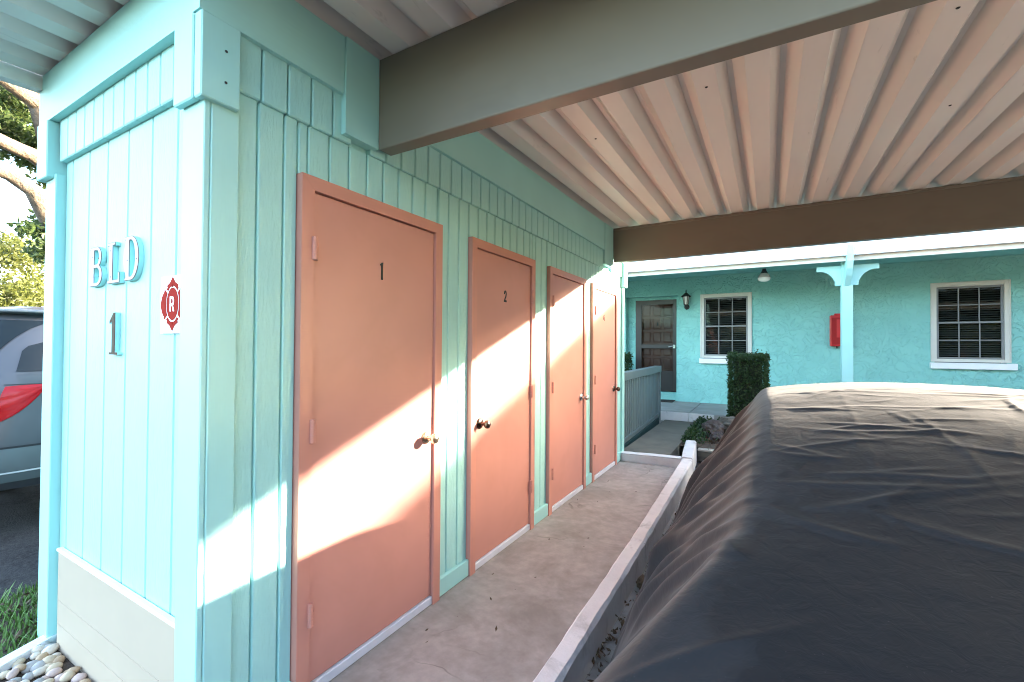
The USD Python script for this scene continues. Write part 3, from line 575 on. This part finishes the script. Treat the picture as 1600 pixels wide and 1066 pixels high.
obj('ground_cover', leaves(np.stack([gx, gy, .09 + g.uniform(0, .13, n)], 1), .05, 22), m_leafbed, label='low green ground cover along the path edge', cat_='ground cover', kind='stuff')
tm = thing('timber_edging', 'weathered timber edging of the planting bed beside the kerb end', 'edging')
obj('timber', bx(.80, 6.8, 5.60, 5.68, -.10, .045, .008), m_timber, tm); obj('timber_top', bx(.80, 6.8, 5.585, 5.69, .0455, .075, .008), m_timbertop, tm)
n = 300; ly_ = g.uniform(.9, 5.5, n); lx_ = .905 + np.abs(g.normal(0, .05, n)) + .0; bedn = 500
P = np.vstack([np.stack([lx_, ly_, np.full(n, -.066) + g.uniform(0, .02, n)], 1), np.stack([g.uniform(.8, 1.6, bedn), g.uniform(5.1, 7.6, bedn), np.where(g.uniform(size=bedn) < 2, .10, 0) + g.uniform(0, .03, bedn)], 1)])
P[n:, 2] = np.where(P[n:, 1] < 5.6, -.06, P[n:, 2])
obj('fallen_leaves', leaves(P, .035, 23, .55, 2.0), m_straw, label='brown fallen leaves along the kerb and in the bed', cat_='leaves', kind='stuff')
n = 26; P = np.stack([g.uniform(.1, .75, n), g.uniform(.6, 4.6, n), np.full(n, .003)], 1)
obj('walkway_litter', leaves(P, .022, 29, .45, 6.0), m_straw, label='few crumbs of dry leaf on the walkway', cat_='leaves', kind='stuff')
obj('pine_cone_debris', blob((.945, 2.02, -.03), (.035, .06, .03), 77, 2, .6, 4), m_straw, label='brown clump of debris between the kerb and the cover', cat_='debris')

# ------------------------------------------------------------------ pebbles, edging, grass at the left
peb = [mat(f'pebble_{nm}', c_, .65, .2, 14) for nm, c_ in (('white', (.54, .46, .36)), ('tan', (.40, .27, .16)), ('grey', (.36, .33, .30)), ('pink', (.50, .36, .30)), ('cream', (.50, .39, .26)))]
pb = thing('pebble_bed', 'river pebbles at the foot of the end wall', None, kind='structure')
g = np.random.default_rng(5); placed = []
ico = trimesh.creation.icosphere(subdivisions=1)
for tries in range(6000):
    if len(placed) >= 290: break
    y = -.02 - 1.0 * g.uniform() ** 1.6; x = g.uniform(-1.36 + max(0, -y) * .5, -.45)
    if all((x - a) ** 2 + (y - b) ** 2 > .030 ** 2 for a, b in placed):
        placed.append((x, y)); r = g.uniform(.018, .027); s = np.array([r * g.uniform(1.0, 1.45), r, r * .8])
        v = ico.vertices * (1 + .22 * (meshkit.noise(ico.vertices * 1.5 + len(placed) * 3.7)[:, None] - .5)) * s; a = g.uniform(0, math.pi); ca, sa = math.cos(a), math.sin(a)
        v = np.stack([v[:, 0] * ca - v[:, 1] * sa, v[:, 0] * sa + v[:, 1] * ca, v[:, 2] + .12 * v[:, 0]], 1) + [x, y, -.02 + g.uniform(-.006, .012)]
        obj('pebble', trimesh.Trimesh(v, ico.faces, process=False), peb[int(g.integers(0, 5))], pb, smooth=True)
ed = poly([(-1.435, .02), (-1.37, .02), (-1.22, -.32), (-1.02, -.75), (-.9, -1.2), (-.95, -1.2), (-1.08, -.76), (-1.285, -.33)], -.2, .004, 'z')
obj('bed_edging', ed, m_white, label='white edging strip between the pebbles and the grass', cat_='edging')
n = 9000; gx = g.uniform(-2.3, -1.0, n); gy = g.uniform(-1.6, .9, n); ok = (gx < -1.46 + np.clip(-gy, 0, 2) * .44) & (gx > -2.2 + .08 * np.sin(gy * 5) - .1 * g.uniform(size=n)); gx, gy = gx[ok], gy[ok]; n = len(gx)
h = g.uniform(.03, .085, n) ; a = g.uniform(0, 6.28, n); ln = g.uniform(.2, .9, n)[:, None] * h[:, None]; d = np.stack([np.cos(a), np.sin(a), 0 * a], 1); s = np.stack([-np.sin(a), np.cos(a), 0 * a], 1) * .004
B = np.stack([gx, gy, np.full(n, -.076)], 1); mid = B + d * ln * .4 + [0, 0, 1] * (h * .6)[:, None]; top = B + d * ln + [0, 0, 1] * h[:, None]
V = np.stack([B - s, B + s, mid + s * .8, mid - s * .8, top], 1).reshape(-1, 3); q = np.arange(n)[:, None] * 5
obj('grass', trimesh.Trimesh(V, np.vstack([q + [0, 1, 2], q + [0, 2, 3], q + [3, 2, 4]]), process=False), m_grass, label='green grass strip beside the pebble bed', cat_='grass', kind='stuff')
P = np.stack([g.uniform(-2.1, -1.45, 160), g.uniform(-.6, .4, 160), g.uniform(-.07, -.02, 160)], 1)
obj('grass_litter', leaves(P, .05, 31, .5, 2), m_straw, label='dry brown leaves lying in the grass strip', cat_='leaves', kind='stuff')

# ------------------------------------------------------------------ covered car
cc = thing('covered_car', 'parked car under a dark blue grey fabric cover', 'covered car')
from scipy.interpolate import PchipInterpolator
from scipy.ndimage import gaussian_filter1d, gaussian_filter
XC = 2.27
sy = [-.52, -.45, -.36, -.20, .0, .25, .5, .94, 1.3, 1.65, 2.1, 2.6, 3.1, 3.6, 4.05, 4.35, 4.5]
ze = PchipInterpolator(sy, [.05, .45, .70, .81, .865, .925, .985, 1.09, 1.155, 1.185, 1.185, 1.13, 1.00, .80, .66, .35, .02])
xe = PchipInterpolator(sy, [1.20, 1.18, 1.18, 1.22, 1.32, 1.46, 1.555, 1.575, 1.58, 1.58, 1.58, 1.56, 1.48, 1.40, 1.34, 1.28, 1.22])
xh = PchipInterpolator(sy, [1.15, 1.06, 1.03, 1.03, 1.03, 1.02, 1.01, 1.00, .99, .985, .99, 1.0, 1.03, 1.05, 1.08, 1.14, 1.2])
cr = PchipInterpolator(sy, [.01, .05, .06, .055, .05, .05, .05, .05, .055, .065, .065, .06, .06, .06, .06, .05, .02])
NY, NS = 780, 520
ys = np.linspace(-.52, 4.5, NY); S = np.linspace(0, 1, NS)
G = np.zeros((NY, NS, 3)); 
hs = .30
for i, y in enumerate(ys):
    e, X, H, C_ = float(ze(y)), float(xe(y)), float(xh(y)), float(cr(y)); z0 = -.03
    sl = np.clip(S / hs, 0, 1); sr = np.clip((1 - S) / hs, 0, 1); m_ = np.clip((S - hs) / (1 - 2 * hs), 0, 1)
    side = S < hs; right = S > 1 - hs
    xl = H + (X - H) * (sl ** 1.05) - .035 * np.sin(math.pi * sl); zl = z0 + (e - z0) * sl
    xr = 2 * XC - (H + (X - H) * (sr ** 1.05) - .035 * np.sin(math.pi * sr)); zr_ = z0 + (e - z0) * sr
    xm = X + (2 * XC - 2 * X) * m_; zm_ = e + C_ * (1 - np.abs(2 * m_ - 1) ** 2.2)
    G[i, :, 0] = np.where(side, xl, np.where(right, xr, xm)); G[i, :, 1] = y; G[i, :, 2] = np.where(side, zl, np.where(right, zr_, zm_))
Gs = G.copy(); Gl = G.copy()
for k in (0, 2): Gs[:, :, k] = gaussian_filter1d(G[:, :, k], 4.0, axis=1, mode='nearest'); Gl[:, :, k] = gaussian_filter1d(G[:, :, k], 26, axis=1, mode='nearest')
w = np.clip((.35 - ys) / .6, 0, 1); w = (w * w * (3 - 2 * w))[:, None, None]; w2 = np.clip((ys - 2.6) / 1.0, 0, 1)[:, None, None] * .6
w = np.maximum(w, w2)
G = Gs * (1 - w) + Gl * w; G = gaussian_filter1d(G, 6, axis=0, mode='nearest')
SS, YY = np.meshgrid(S, ys); D = np.zeros((NY, NS))
g = np.random.default_rng(12)
def fold(y0, s0, y1, s1, amp, wd, curve=0.):
    """ridge from (y0,s0) to (y1,s1) in surface space; s scaled to metres"""
    global D
    A = np.array([y0, s0 * 4.0]); B = np.array([y1, s1 * 4.0]); d = B - A; L = np.linalg.norm(d); d /= L; nrm = np.array([-d[1], d[0]])
    rx, ry = YY - A[0], SS * 4.0 - A[1]; t = (rx * d[0] + ry * d[1]) / L; q = rx * nrm[0] + ry * nrm[1] + curve * 4 * t * (t - 1)
    tc = np.clip(t, 0, 1); env = np.sin(math.pi * tc ** .9) ** 1.1; qq = np.hypot(q, (t - tc) * L)
    ww = wd * (.5 + .7 * tc); asym = np.where(q > 0, 1.0, 1.7); aq = np.sqrt((qq * asym / ww) ** 2 + .02)
    D += amp * env * np.exp(-aq * 1.5)
# tension folds sweeping from the roof edge down to the hem on the left side
main = [(1.55, .290, 1.75, .16), (1.30, .291, 1.66, .13), (1.18, .293, 1.52, .15), (1.04, .294, 1.40, .10), (.93, .295, 1.25, .11), (.81, .297, 1.28, .12), (.68, .300, 1.20, .10), (.59, .300, 1.00, .13), (.50, .304, .98, .09), (.57, .262, 1.15, .06), (.86, .262, 1.06, .13), (1.85, .28, 2.05, .10), (2.1, .28, 2.3, .12), (.34, .312, .72, .12), (1.45, .26, 1.62, .10)]
for k, (ya, sa, yb, sb) in enumerate(main):
    fold(ya, sa + .006, yb, sb, g.uniform(.028, .050), g.uniform(.030, .050), g.uniform(-.05, .04))
    fold(ya + g.uniform(.03, .10), sa - g.uniform(.01, .08), yb + g.uniform(-.05, .15), sb - g.uniform(.0, .08), g.uniform(.012, .026), g.uniform(.018, .030), g.uniform(-.05, .05))
    fold(ya + g.uniform(-.05, .05), sa + .01, ya + (yb - ya) * .6, sa + (sb - sa) * g.uniform(.3, .6), g.uniform(.008, .018), g.uniform(.014, .022), g.uniform(-.03, .03))
for k in range(14):
    yc = 2.0 + 1.6 * k / 14 + g.uniform(-.05, .05); fold(yc, hs * g.uniform(.8, 1.0), yc + g.uniform(.4, 1.0), .03, g.uniform(.008, .02), g.uniform(.03, .06), g.uniform(-.1, .1))
for k in range(8):
    y0 = g.uniform(.9, 1.5); fold(y0, hs * g.uniform(.15, .5), y0 + g.uniform(.3, .7), 0.0, g.uniform(.010, .022), .035)
fold(1.22, 0.0, 1.02, hs * .55, .022, .03); fold(1.05, 0.0, .92, hs * .6, .018, .03); fold(.12, .42, .42, .60, .004, .03); fold(-.05, hs * .98, .20, hs * 1.22, .005, .02)
# wrinkles across the roof and rear glass
for k in range(80):
    y0 = g.uniform(.55, 1.7); s0 = g.uniform(.30, .62); fold(y0, s0, y0 + g.normal(.0, .10), s0 + g.uniform(.04, .16), g.uniform(.003, .007), g.uniform(.010, .022), g.uniform(-.05, .05))
for k in range(16):
    y0 = g.uniform(.45, 1.3); s0 = g.uniform(.50, .66); fold(y0, s0, y0 + g.uniform(-.12, .05), s0 + g.uniform(.08, .18), g.uniform(.005, .012), g.uniform(.012, .026), g.uniform(-.05, .05))
for k in range(14):
    y0 = g.uniform(.6, 1.5); s0 = g.uniform(.32, .56); fold(y0, s0, y0 + g.uniform(.15, .45), s0 + g.uniform(-.02, .03), g.uniform(.003, .006), .011)
for k in range(22):
    y0 = g.uniform(-.3, .8); s0 = g.uniform(.3, .65); fold(y0, s0, y0 + g.normal(0, .25), s0 + g.uniform(.03, .16), g.uniform(.002, .006), g.uniform(.015, .035), g.uniform(-.08, .08))
fold(-.6, .385, 2.1, .385, .0028, .007); fold(-.6, .52, 2.0, .52, .0028, .007)
fb = (meshkit.fbm(np.stack([SS * 10, YY * 2.2, 0 * SS], -1), 4, 3) - .5) * .008 + (meshkit.fbm(np.stack([SS * 30, YY * 9, 0 * SS], -1), 3, 8) - .5) * .003
sidew = np.clip((hs - SS) / .05, 0, 1) * np.clip((YY - .3) / .5, 0, 1); ph = (YY - SS / hs * -1.2) * 9 + 2.5 * meshkit.fbm(np.stack([SS * 5, YY * 1.3, 0 * SS + 4], -1), 3, 5)
D = gaussian_filter(D, .9); D += fb + sidew * .004 * np.sin(ph * 2) * (.4 + .6 * (1 - SS / hs))
du = np.gradient(G, axis=0); dv = np.gradient(G, axis=1); Nn = np.cross(dv, du); Nn /= np.linalg.norm(Nn, axis=2, keepdims=True) + 1e-9
if Nn[NY // 2, NS // 2, 2] < 0: Nn = -Nn
D -= .006; hemw = np.clip(SS / .02, 0, 1) * np.clip((1 - SS) / .02, 0, 1)
G2 = G + Nn * D[..., None]; G2[..., 2] = np.maximum(G2[..., 2], -.062)
cm = grid_mesh(G2); 
if cm.face_normals[len(cm.faces) // 4][2] < 0: cm.invert()
cv = obj('cover', cm, m_cover, cc, smooth=True)
hem = G2[:, 3] + np.array([-.004, 0, 0]); obj('cover_hem', tube(hem[::5][4:140], .008, 6), m_cover, cv, smooth=True)
# loose skirt corner blown out over the pad
fp = np.array([[[.985 - .02 * a + .08 * b, 1.75 + .40 * a, .02 + .22 * b - .05 * a * (1 - b) + .02 * math.sin(6 * a)] for b in np.linspace(0, 1, 8)] for a in np.linspace(0, 1, 16)])
fp = fp + (meshkit.fbm(fp * 8, 3, 2)[..., None] - .5) * .05
obj('loose_flap', grid_mesh(fp), m_cover, cv, smooth=True)

# ------------------------------------------------------------------ minivan at the left
van = thing('silver_minivan', 'grey minivan parked beyond the shed with red tail light', 'minivan')
VO = np.array([-4.80, 2.20]); VA = math.radians(14)       # centre, heading turned left of +y
zk_ = [.26, .34, .45, .60, .78, .95, 1.06, 1.12, 1.30, 1.50, 1.62, 1.69, 1.73]
Wd = PchipInterpolator(zk_, [.84, .89, .93, .955, .965, .96, .955, .945, .88, .80, .74, .68, .58])
Lr = PchipInterpolator(zk_, [2.38, 2.45, 2.48, 2.47, 2.42, 2.38, 2.36, 2.345, 2.29, 2.21, 2.15, 2.06, 1.90])
Lf = PchipInterpolator(zk_, [2.35, 2.44, 2.46, 2.44, 2.36, 2.15, 1.75, 1.55, 1.18, .80, .50, .25, -.1])
def vpt(th, z, off=0.0):
    n = 6.0; c, s = np.cos(th), np.sin(th); A = np.where(c > 0, Lf(z), Lr(z)) + off; B = Wd(z) + off
    a = A * np.sign(c) * np.abs(c) ** (2 / n); b = B * np.sign(s) * np.abs(s) ** (2 / n)
    # a: forward, b: to the right of the heading
    fx, fy = -math.sin(VA), math.cos(VA); rx, ry = math.cos(VA), math.sin(VA)
    return np.stack([VO[0] + a * fx + b * rx, VO[1] + a * fy + b * ry, z + 0 * a], -1)
def vpatch(th0, th1, z0, z1, off, nt=14, nz=8, shape=None):
    T = np.linspace(0, 1, nt); Zz = np.linspace(0, 1, nz); V = np.zeros((nz, nt, 3))
    for i, a in enumerate(Zz):
        for j, b in enumerate(T):
            z = z0 + (z1 - z0) * a
            if shape: t0, t1 = shape(a)
            else: t0, t1 = th0, th1
            V[i, j] = vpt(np.array(t0 + (t1 - t0) * b), z, off)
    m = grid_mesh(V); return m
zs = np.linspace(.26, 1.73, 40); th = np.linspace(0, 2 * math.pi, 161)
B = np.array([vpt(th, z) for z in zs]); body = grid_mesh(B); capm = trimesh.Trimesh(np.vstack([B[-1], B[-1].mean(0) + [0, 0, .02]]), [[j, j + 1, 161] for j in range(160)], process=False)
bot = trimesh.Trimesh(np.vstack([B[0], B[0].mean(0)]), [[j + 1, j, 161] for j in range(160)], process=False)
vb = obj('body', [body, capm, bot], m_van, van, smooth=35)
def side_th(a_frac, z):     # theta on the right side where forward coordinate = a (metres)
    n = 6.0; A = float(Lf(z) if a_frac > 0 else Lr(z)); c = min(.999, abs(a_frac) / A) ** (n / 2); return math.acos(c) if a_frac > 0 else math.pi - math.acos(c)
def rear_th(b, z):          # theta on the rear face where sideways coordinate = b (right positive)
    n = 6.0; s = min(.999, abs(b) / float(Wd(z))) ** (n / 2); t = math.asin(s); return math.pi - t if b > 0 else math.pi + t
def side_win(a0, a1, z0, z1, lean=.0, round_=0.0):
    return vpatch(0, 0, z0, z1, .006, 12, 8, lambda f: (side_th(a0 + lean * f + round_ * max(0, f - .6) ** 2, z0 + (z1 - z0) * f), side_th(a1 - .02 * f, z0 + (z1 - z0) * f)))
obj('quarter_window', side_win(-2.13, -1.05, 1.19, 1.47, .10, 1.8), m_darkglass, van, smooth=True)
obj('side_window', side_win(-.98, -.05, 1.17, 1.56), m_darkglass, van, smooth=True); obj('side_window', side_win(.02, .85, 1.15, 1.56), m_darkglass, van, smooth=True)
obj('rear_window', vpatch(0, 0, 1.14, 1.60, .006, 20, 8, lambda f: (rear_th(.66 + .03 * f, 1.14 + .46 * f), rear_th(-.66 - .03 * f, 1.14 + .46 * f))), m_darkglass, van, smooth=True)
obj('windscreen', vpatch(0, 0, 1.14, 1.60, .006, 20, 8, lambda f: (-.62, .62)), m_darkglass, van, smooth=True)
# tail lamp wrapping the right rear corner, pointed towards the front
def lamp(th_a, tip_a, z_lo, z_hi, off):
    nt, nz = 22, 10; V = np.zeros((nz, nt, 3))
    for j, b in enumerate(np.linspace(0, 1, nt)):
        zl = z_lo + (z_hi - .03 - z_lo) * b ** 1.7; zh = z_hi + .015 * b
        for i, a in enumerate(np.linspace(0, 1, nz)):
            z = zl + (zh - zl) * a; t0 = rear_th(.80, z) if th_a is None else th_a; t1 = side_th(tip_a, z)
            V[i, j] = vpt(np.array(t0 + (t1 - t0) * b), z, off + .012 * math.sin(math.pi * a) + .003 * math.sin(a * 18))
    return grid_mesh(V)
tl = obj('tail_light', lamp(None, -2.0, .80, 1.075, .006), m_lampred, van, smooth=True, label='red tail light wrapping the rear corner')
obj('reverse_lens', vpatch(0, 0, .90, .96, .022, 6, 5, lambda f: (rear_th(.62, .93), rear_th(.80, .93))), m_lampclear, tl, smooth=True)
obj('turn_lens', vpatch(0, 0, .83, .885, .020, 6, 5, lambda f: (rear_th(.62, .86), rear_th(.79, .86))), m_lampamber, tl, smooth=True)
obj('tail_light', vpatch(0, 0, .82, 1.07, .008, 10, 6, lambda f: (rear_th(-.86, .95), side_th(-2.0, .95) * -1 + 2 * math.pi)), m_lampred, van, smooth=True)
obj('bumper', vpatch(0, 0, .33, .60, .012, 60, 8, lambda f: (side_th(-1.66, .45), 2 * math.pi - side_th(-1.66, .45))), m_vanlow, van, smooth=True)
obj('bumper_seam', vpatch(0, 0, .602, .616, .010, 60, 2, lambda f: (side_th(-1.66, .6), 2 * math.pi - side_th(-1.66, .6))), m_plastic, van)
obj('bumper_strip', vpatch(0, 0, .405, .418, .020, 60, 2, lambda f: (side_th(-1.70, .41), 2 * math.pi - side_th(-1.70, .41))), m_white, van)
obj('belt_line', vpatch(0, 0, 1.085, 1.092, .006, 40, 2, lambda f: (side_th(1.2, 1.08), side_th(-2.2, 1.08))), m_plastic, van)
sp = np.array([[vpt(np.array(t), 1.665, o) + [0, 0, dz] for o, dz in ((-.10, .035), (.06, .028), (.09, .012), (.08, -.004), (-.02, -.018))] for t in np.linspace(rear_th(.66, 1.66) - .12, rear_th(-.66, 1.66) + .12, 30)])
obj('spoiler', grid_mesh(sp), m_vanlow, van, smooth=True)
obj('tow_hitch', [rotz(bx(VO[0] - .05, VO[0] + .95, VO[1] - 2.36, VO[1] - 2.30, .22, .28), 14, (*VO, 0)), rotz(bx(VO[0] + .72, VO[0] + .80, VO[1] - 2.5, VO[1] - 2.3, .20, .28), 14, (*VO, 0))], m_plastic, van)
for a in (-1.45, 1.45):
    for sd_ in (-1, 1):
        fx, fy, rx, ry = -math.sin(VA), math.cos(VA), math.cos(VA), math.sin(VA); c = np.array([VO[0] + a * fx + sd_ * .86 * rx, VO[1] + a * fy + sd_ * .86 * ry, .225])
        ty = lathe([(.20, -.10), (.31, -.10), (.33, -.07), (.33, .07), (.31, .10), (.20, .10)], (0, 0, 0), 'x', 28); ty.apply_transform(trimesh.transformations.rotation_matrix(VA, [0, 0, 1])); ty.apply_translation(c)
        rm = lathe([(0, .06), (.08, .085), (.19, .06), (.205, .095), (.205, -.09), (0, -.09)], (0, 0, 0), 'x', 20); rm.apply_scale([sd_, 1, 1]); rm.apply_transform(trimesh.transformations.rotation_matrix(VA, [0, 0, 1])); rm.apply_translation(c)
        if sd_ < 0: rm.invert()
        wl = obj('wheel', ty, m_tyre, van, smooth=40); obj('rim', rm, m_steel, wl, smooth=40)

# ------------------------------------------------------------------ trees
def curve(pts, n=14):
    p = np.array(pts, float); t = np.r_[0, np.cumsum(np.linalg.norm(np.diff(p, axis=0), axis=1))]; return PchipInterpolator(t, p)(np.linspace(0, t[-1], n))
def limb(pts, r0, r1, seed, n=18):
    c = curve(pts, n); c[1:-1] += (meshkit.noise(c[1:-1] * 1.1 + seed)[:, None] - .5) * .18; rad = np.linspace(r0, r1, n) * (1 + .25 * (meshkit.noise(c * 2 + seed) - .5)); return tube(c, rad, 12)
def cluster(c, r, n, seed):
    g = np.random.default_rng(seed); d = g.normal(size=(n, 3)); d /= np.linalg.norm(d, axis=1, keepdims=True); return np.array(c) + d * np.array(r) * (g.uniform(size=(n, 1)) ** .45)
oak = thing('oak_tree', 'old oak with thick pale limbs seen left of the shed', 'tree')
obj('trunk', limb([(-11.5, 4.8, -.2), (-11.2, 4.3, 1.6), (-10.6, 3.6, 3.0)], .55, .42, 1), m_bark, oak, smooth=True)
for k, (pts, a, b) in enumerate([
    ([(-10.6, 3.6, 3.0), (-9.6, 2.4, 4.2), (-9.1, 1.85, 5.0), (-9.0, 1.55, 5.8), (-8.8, 1.2, 6.6), (-8.2, .3, 8.2)], .34, .10),
    ([(-10.6, 3.6, 3.0), (-9.5, 2.3, 3.2), (-9.0, 1.80, 3.70), (-8.9, 1.58, 4.0), (-8.8, 1.25, 4.13), (-8.4, .2, 4.3), (-7.8, -1.2, 4.9)], .24, .06),
    ([(-9.2, 1.95, 4.5), (-9.0, 1.72, 4.62), (-8.9, 1.30, 4.58), (-8.5, .4, 4.7), (-8.0, -.8, 5.4)], .16, .05),
    ([(-9.1, 1.75, 5.35), (-8.9, 1.3, 5.48), (-8.6, .4, 5.9), (-8, -.8, 6.8)], .17, .05),
    ([(-10.6, 3.6, 3.0), (-11.0, 4.5, 4.6), (-11.2, 5.4, 6.6), (-11.0, 6.0, 8.5)], .30, .08),
    ([(-10.6, 3.6, 3.0), (-12.0, 3.4, 4.6), (-13.4, 2.6, 6.2), (-14.2, 1.8, 7.6)], .26, .07)]):
    obj('limb', limb(pts, a * .78, b * .8, 10 + k), m_bark, oak, smooth=True)
cl = []
g = np.random.default_rng(40)
for k, (c, r, n) in enumerate([((-10.6, 1.6, 5.9), (1.0, .5, .45), 1500), ((-10.2, 2.2, 5.3), (.6, .5, .35), 900), ((-9.9, 1.5, 4.95), (.6, .45, .30), 1100), ((-9.8, 1.9, 4.75), (.5, .35, .22), 800), ((-9.4, 1.95, 4.3), (.4, .22, .14), 300),
        ((-9.5, 2.0, 3.45), (.5, .32, .32), 900), ((-9.8, 1.5, 5.6), (.5, .4, .25), 700), ((-9.7, 1.7, 4.95), (.4, .3, .18), 500), ((-9.4, 1.9, 3.05), (.4, .26, .2), 380), ((-9.2, 1.62, 3.35), (.3, .16, .12), 90), ((-9.6, 1.2, 5.15), (.6, .5, .25), 700), ((-9.3, .8, 6.6), (1.4, 1.4, .7), 1500), ((-11, 5, 7.5), (2.2, 2.2, 1.4), 3500), ((-13.6, 2.2, 7.2), (2, 2, 1.2), 3000), ((-8.4, -.6, 7.8), (1.8, 1.6, .9), 2200), ((-10.5, 2.5, 8.4), (2.2, 2.0, 1.2), 3000), ((-9.0, 1.5, 6.2), (.6, .6, .3), 500), ((-9.3, 2.1, 5.75), (.3, .3, .3), 200)]):
    cl.append(cluster(c, r, n, 50 + k))
obj('crown', leaves(np.vstack(cl), .11, 41, .5), m_leafoak, oak)
def tree(name, label, x, y, h, rx, n, leaf, m, seed, cat_='tree', group=None, low=.25):
    t = thing(name, label, cat_, group); g = np.random.default_rng(seed)
    obj('trunk', limb([(x, y, -.2), (x + .1, y, h * .3), (x, y + .1, h * .75)], .03 * h + .03, .02, seed), m_bark, t, smooth=True)
    P = []
    for k in range(34):
        a = g.uniform(0, 6.28); zz_ = h * (low + (1 - low) * g.uniform(0, 1) ** .8); q = rx * math.sqrt(max(.05, 1 - ((zz_ / h - .55) / .55) ** 2)) * g.uniform(.2, 1)
        P.append(cluster((x + q * math.cos(a), y + q * math.sin(a), zz_ * .93), (rx * .32, rx * .32, h * .11), n // 34, seed * 100 + k))
    P = np.vstack(P); P = P[P[:, 2] > -.1]
    obj('crown', leaves(P, leaf, seed + 7), m, t); return t
for k, (x, y, h, rx, lab) in enumerate([(-20.5, 3.7, 5.0, 2.4, 'rounded sunlit yellow green tree behind the minivan'), (-22.5, 7.0, 5.4, 2.8, 'sunlit yellow green tree hidden partly by the shed corner'), (-22, .0, 5.2, 2.6, 'sunlit yellow green tree left of the minivan')]):
    tree('yellow_green_tree', lab, x, y, h, rx, 9000, .17, m_leafhedge, 60 + k, low=.05)
for k, (x, y, h, rx) in enumerate([(6.5, -17, 5.5, 2.4), (-3.5, -21, 6, 2.5), (13, -22, 6, 2.6)]):
    tree('lot_tree', ['tree across the parking lot mirrored in the windows', 'tall tree across the parking lot behind the viewer', 'broad tree far across the parking lot'][k], x, y, h, rx, 5000, .25, m_leafhedge, 70 + k, low=.35)

g = np.random.default_rng(91); P = []
for k in range(30):
    x = -30 + 2.0 * k + g.uniform(-.6, .6); h = g.uniform(3.0, 4.6)
    for j in range(4): P.append(cluster((x + g.uniform(-1, 1), -27 + g.uniform(-1.5, 1.5), h * (.15 + .22 * j)), (1.6, 1.6, h * .17), 330, 900 + k * 5 + j))
obj('tree_line', leaves(np.vstack(P), .30, 92), m_leafoak, label='dark line of trees far across the parking lot', cat_='trees', kind='stuff')

g = np.random.default_rng(95); P = []
for k in range(16):
    y = -16 + 1.6 * k + g.uniform(-.4, .4); h = g.uniform(5.0, 7.0)
    for j in range(5): P.append(cluster((15 + g.uniform(-.6, .6), y, h * (.1 + .2 * j)), (1.5, 1.4, h * .15), 420, 1200 + k * 6 + j))
obj('hedge_row', leaves(np.vstack(P), .26, 96), m_leafoak, label='tall dark hedge row beyond the right end of the carport', cat_='hedge', kind='stuff')
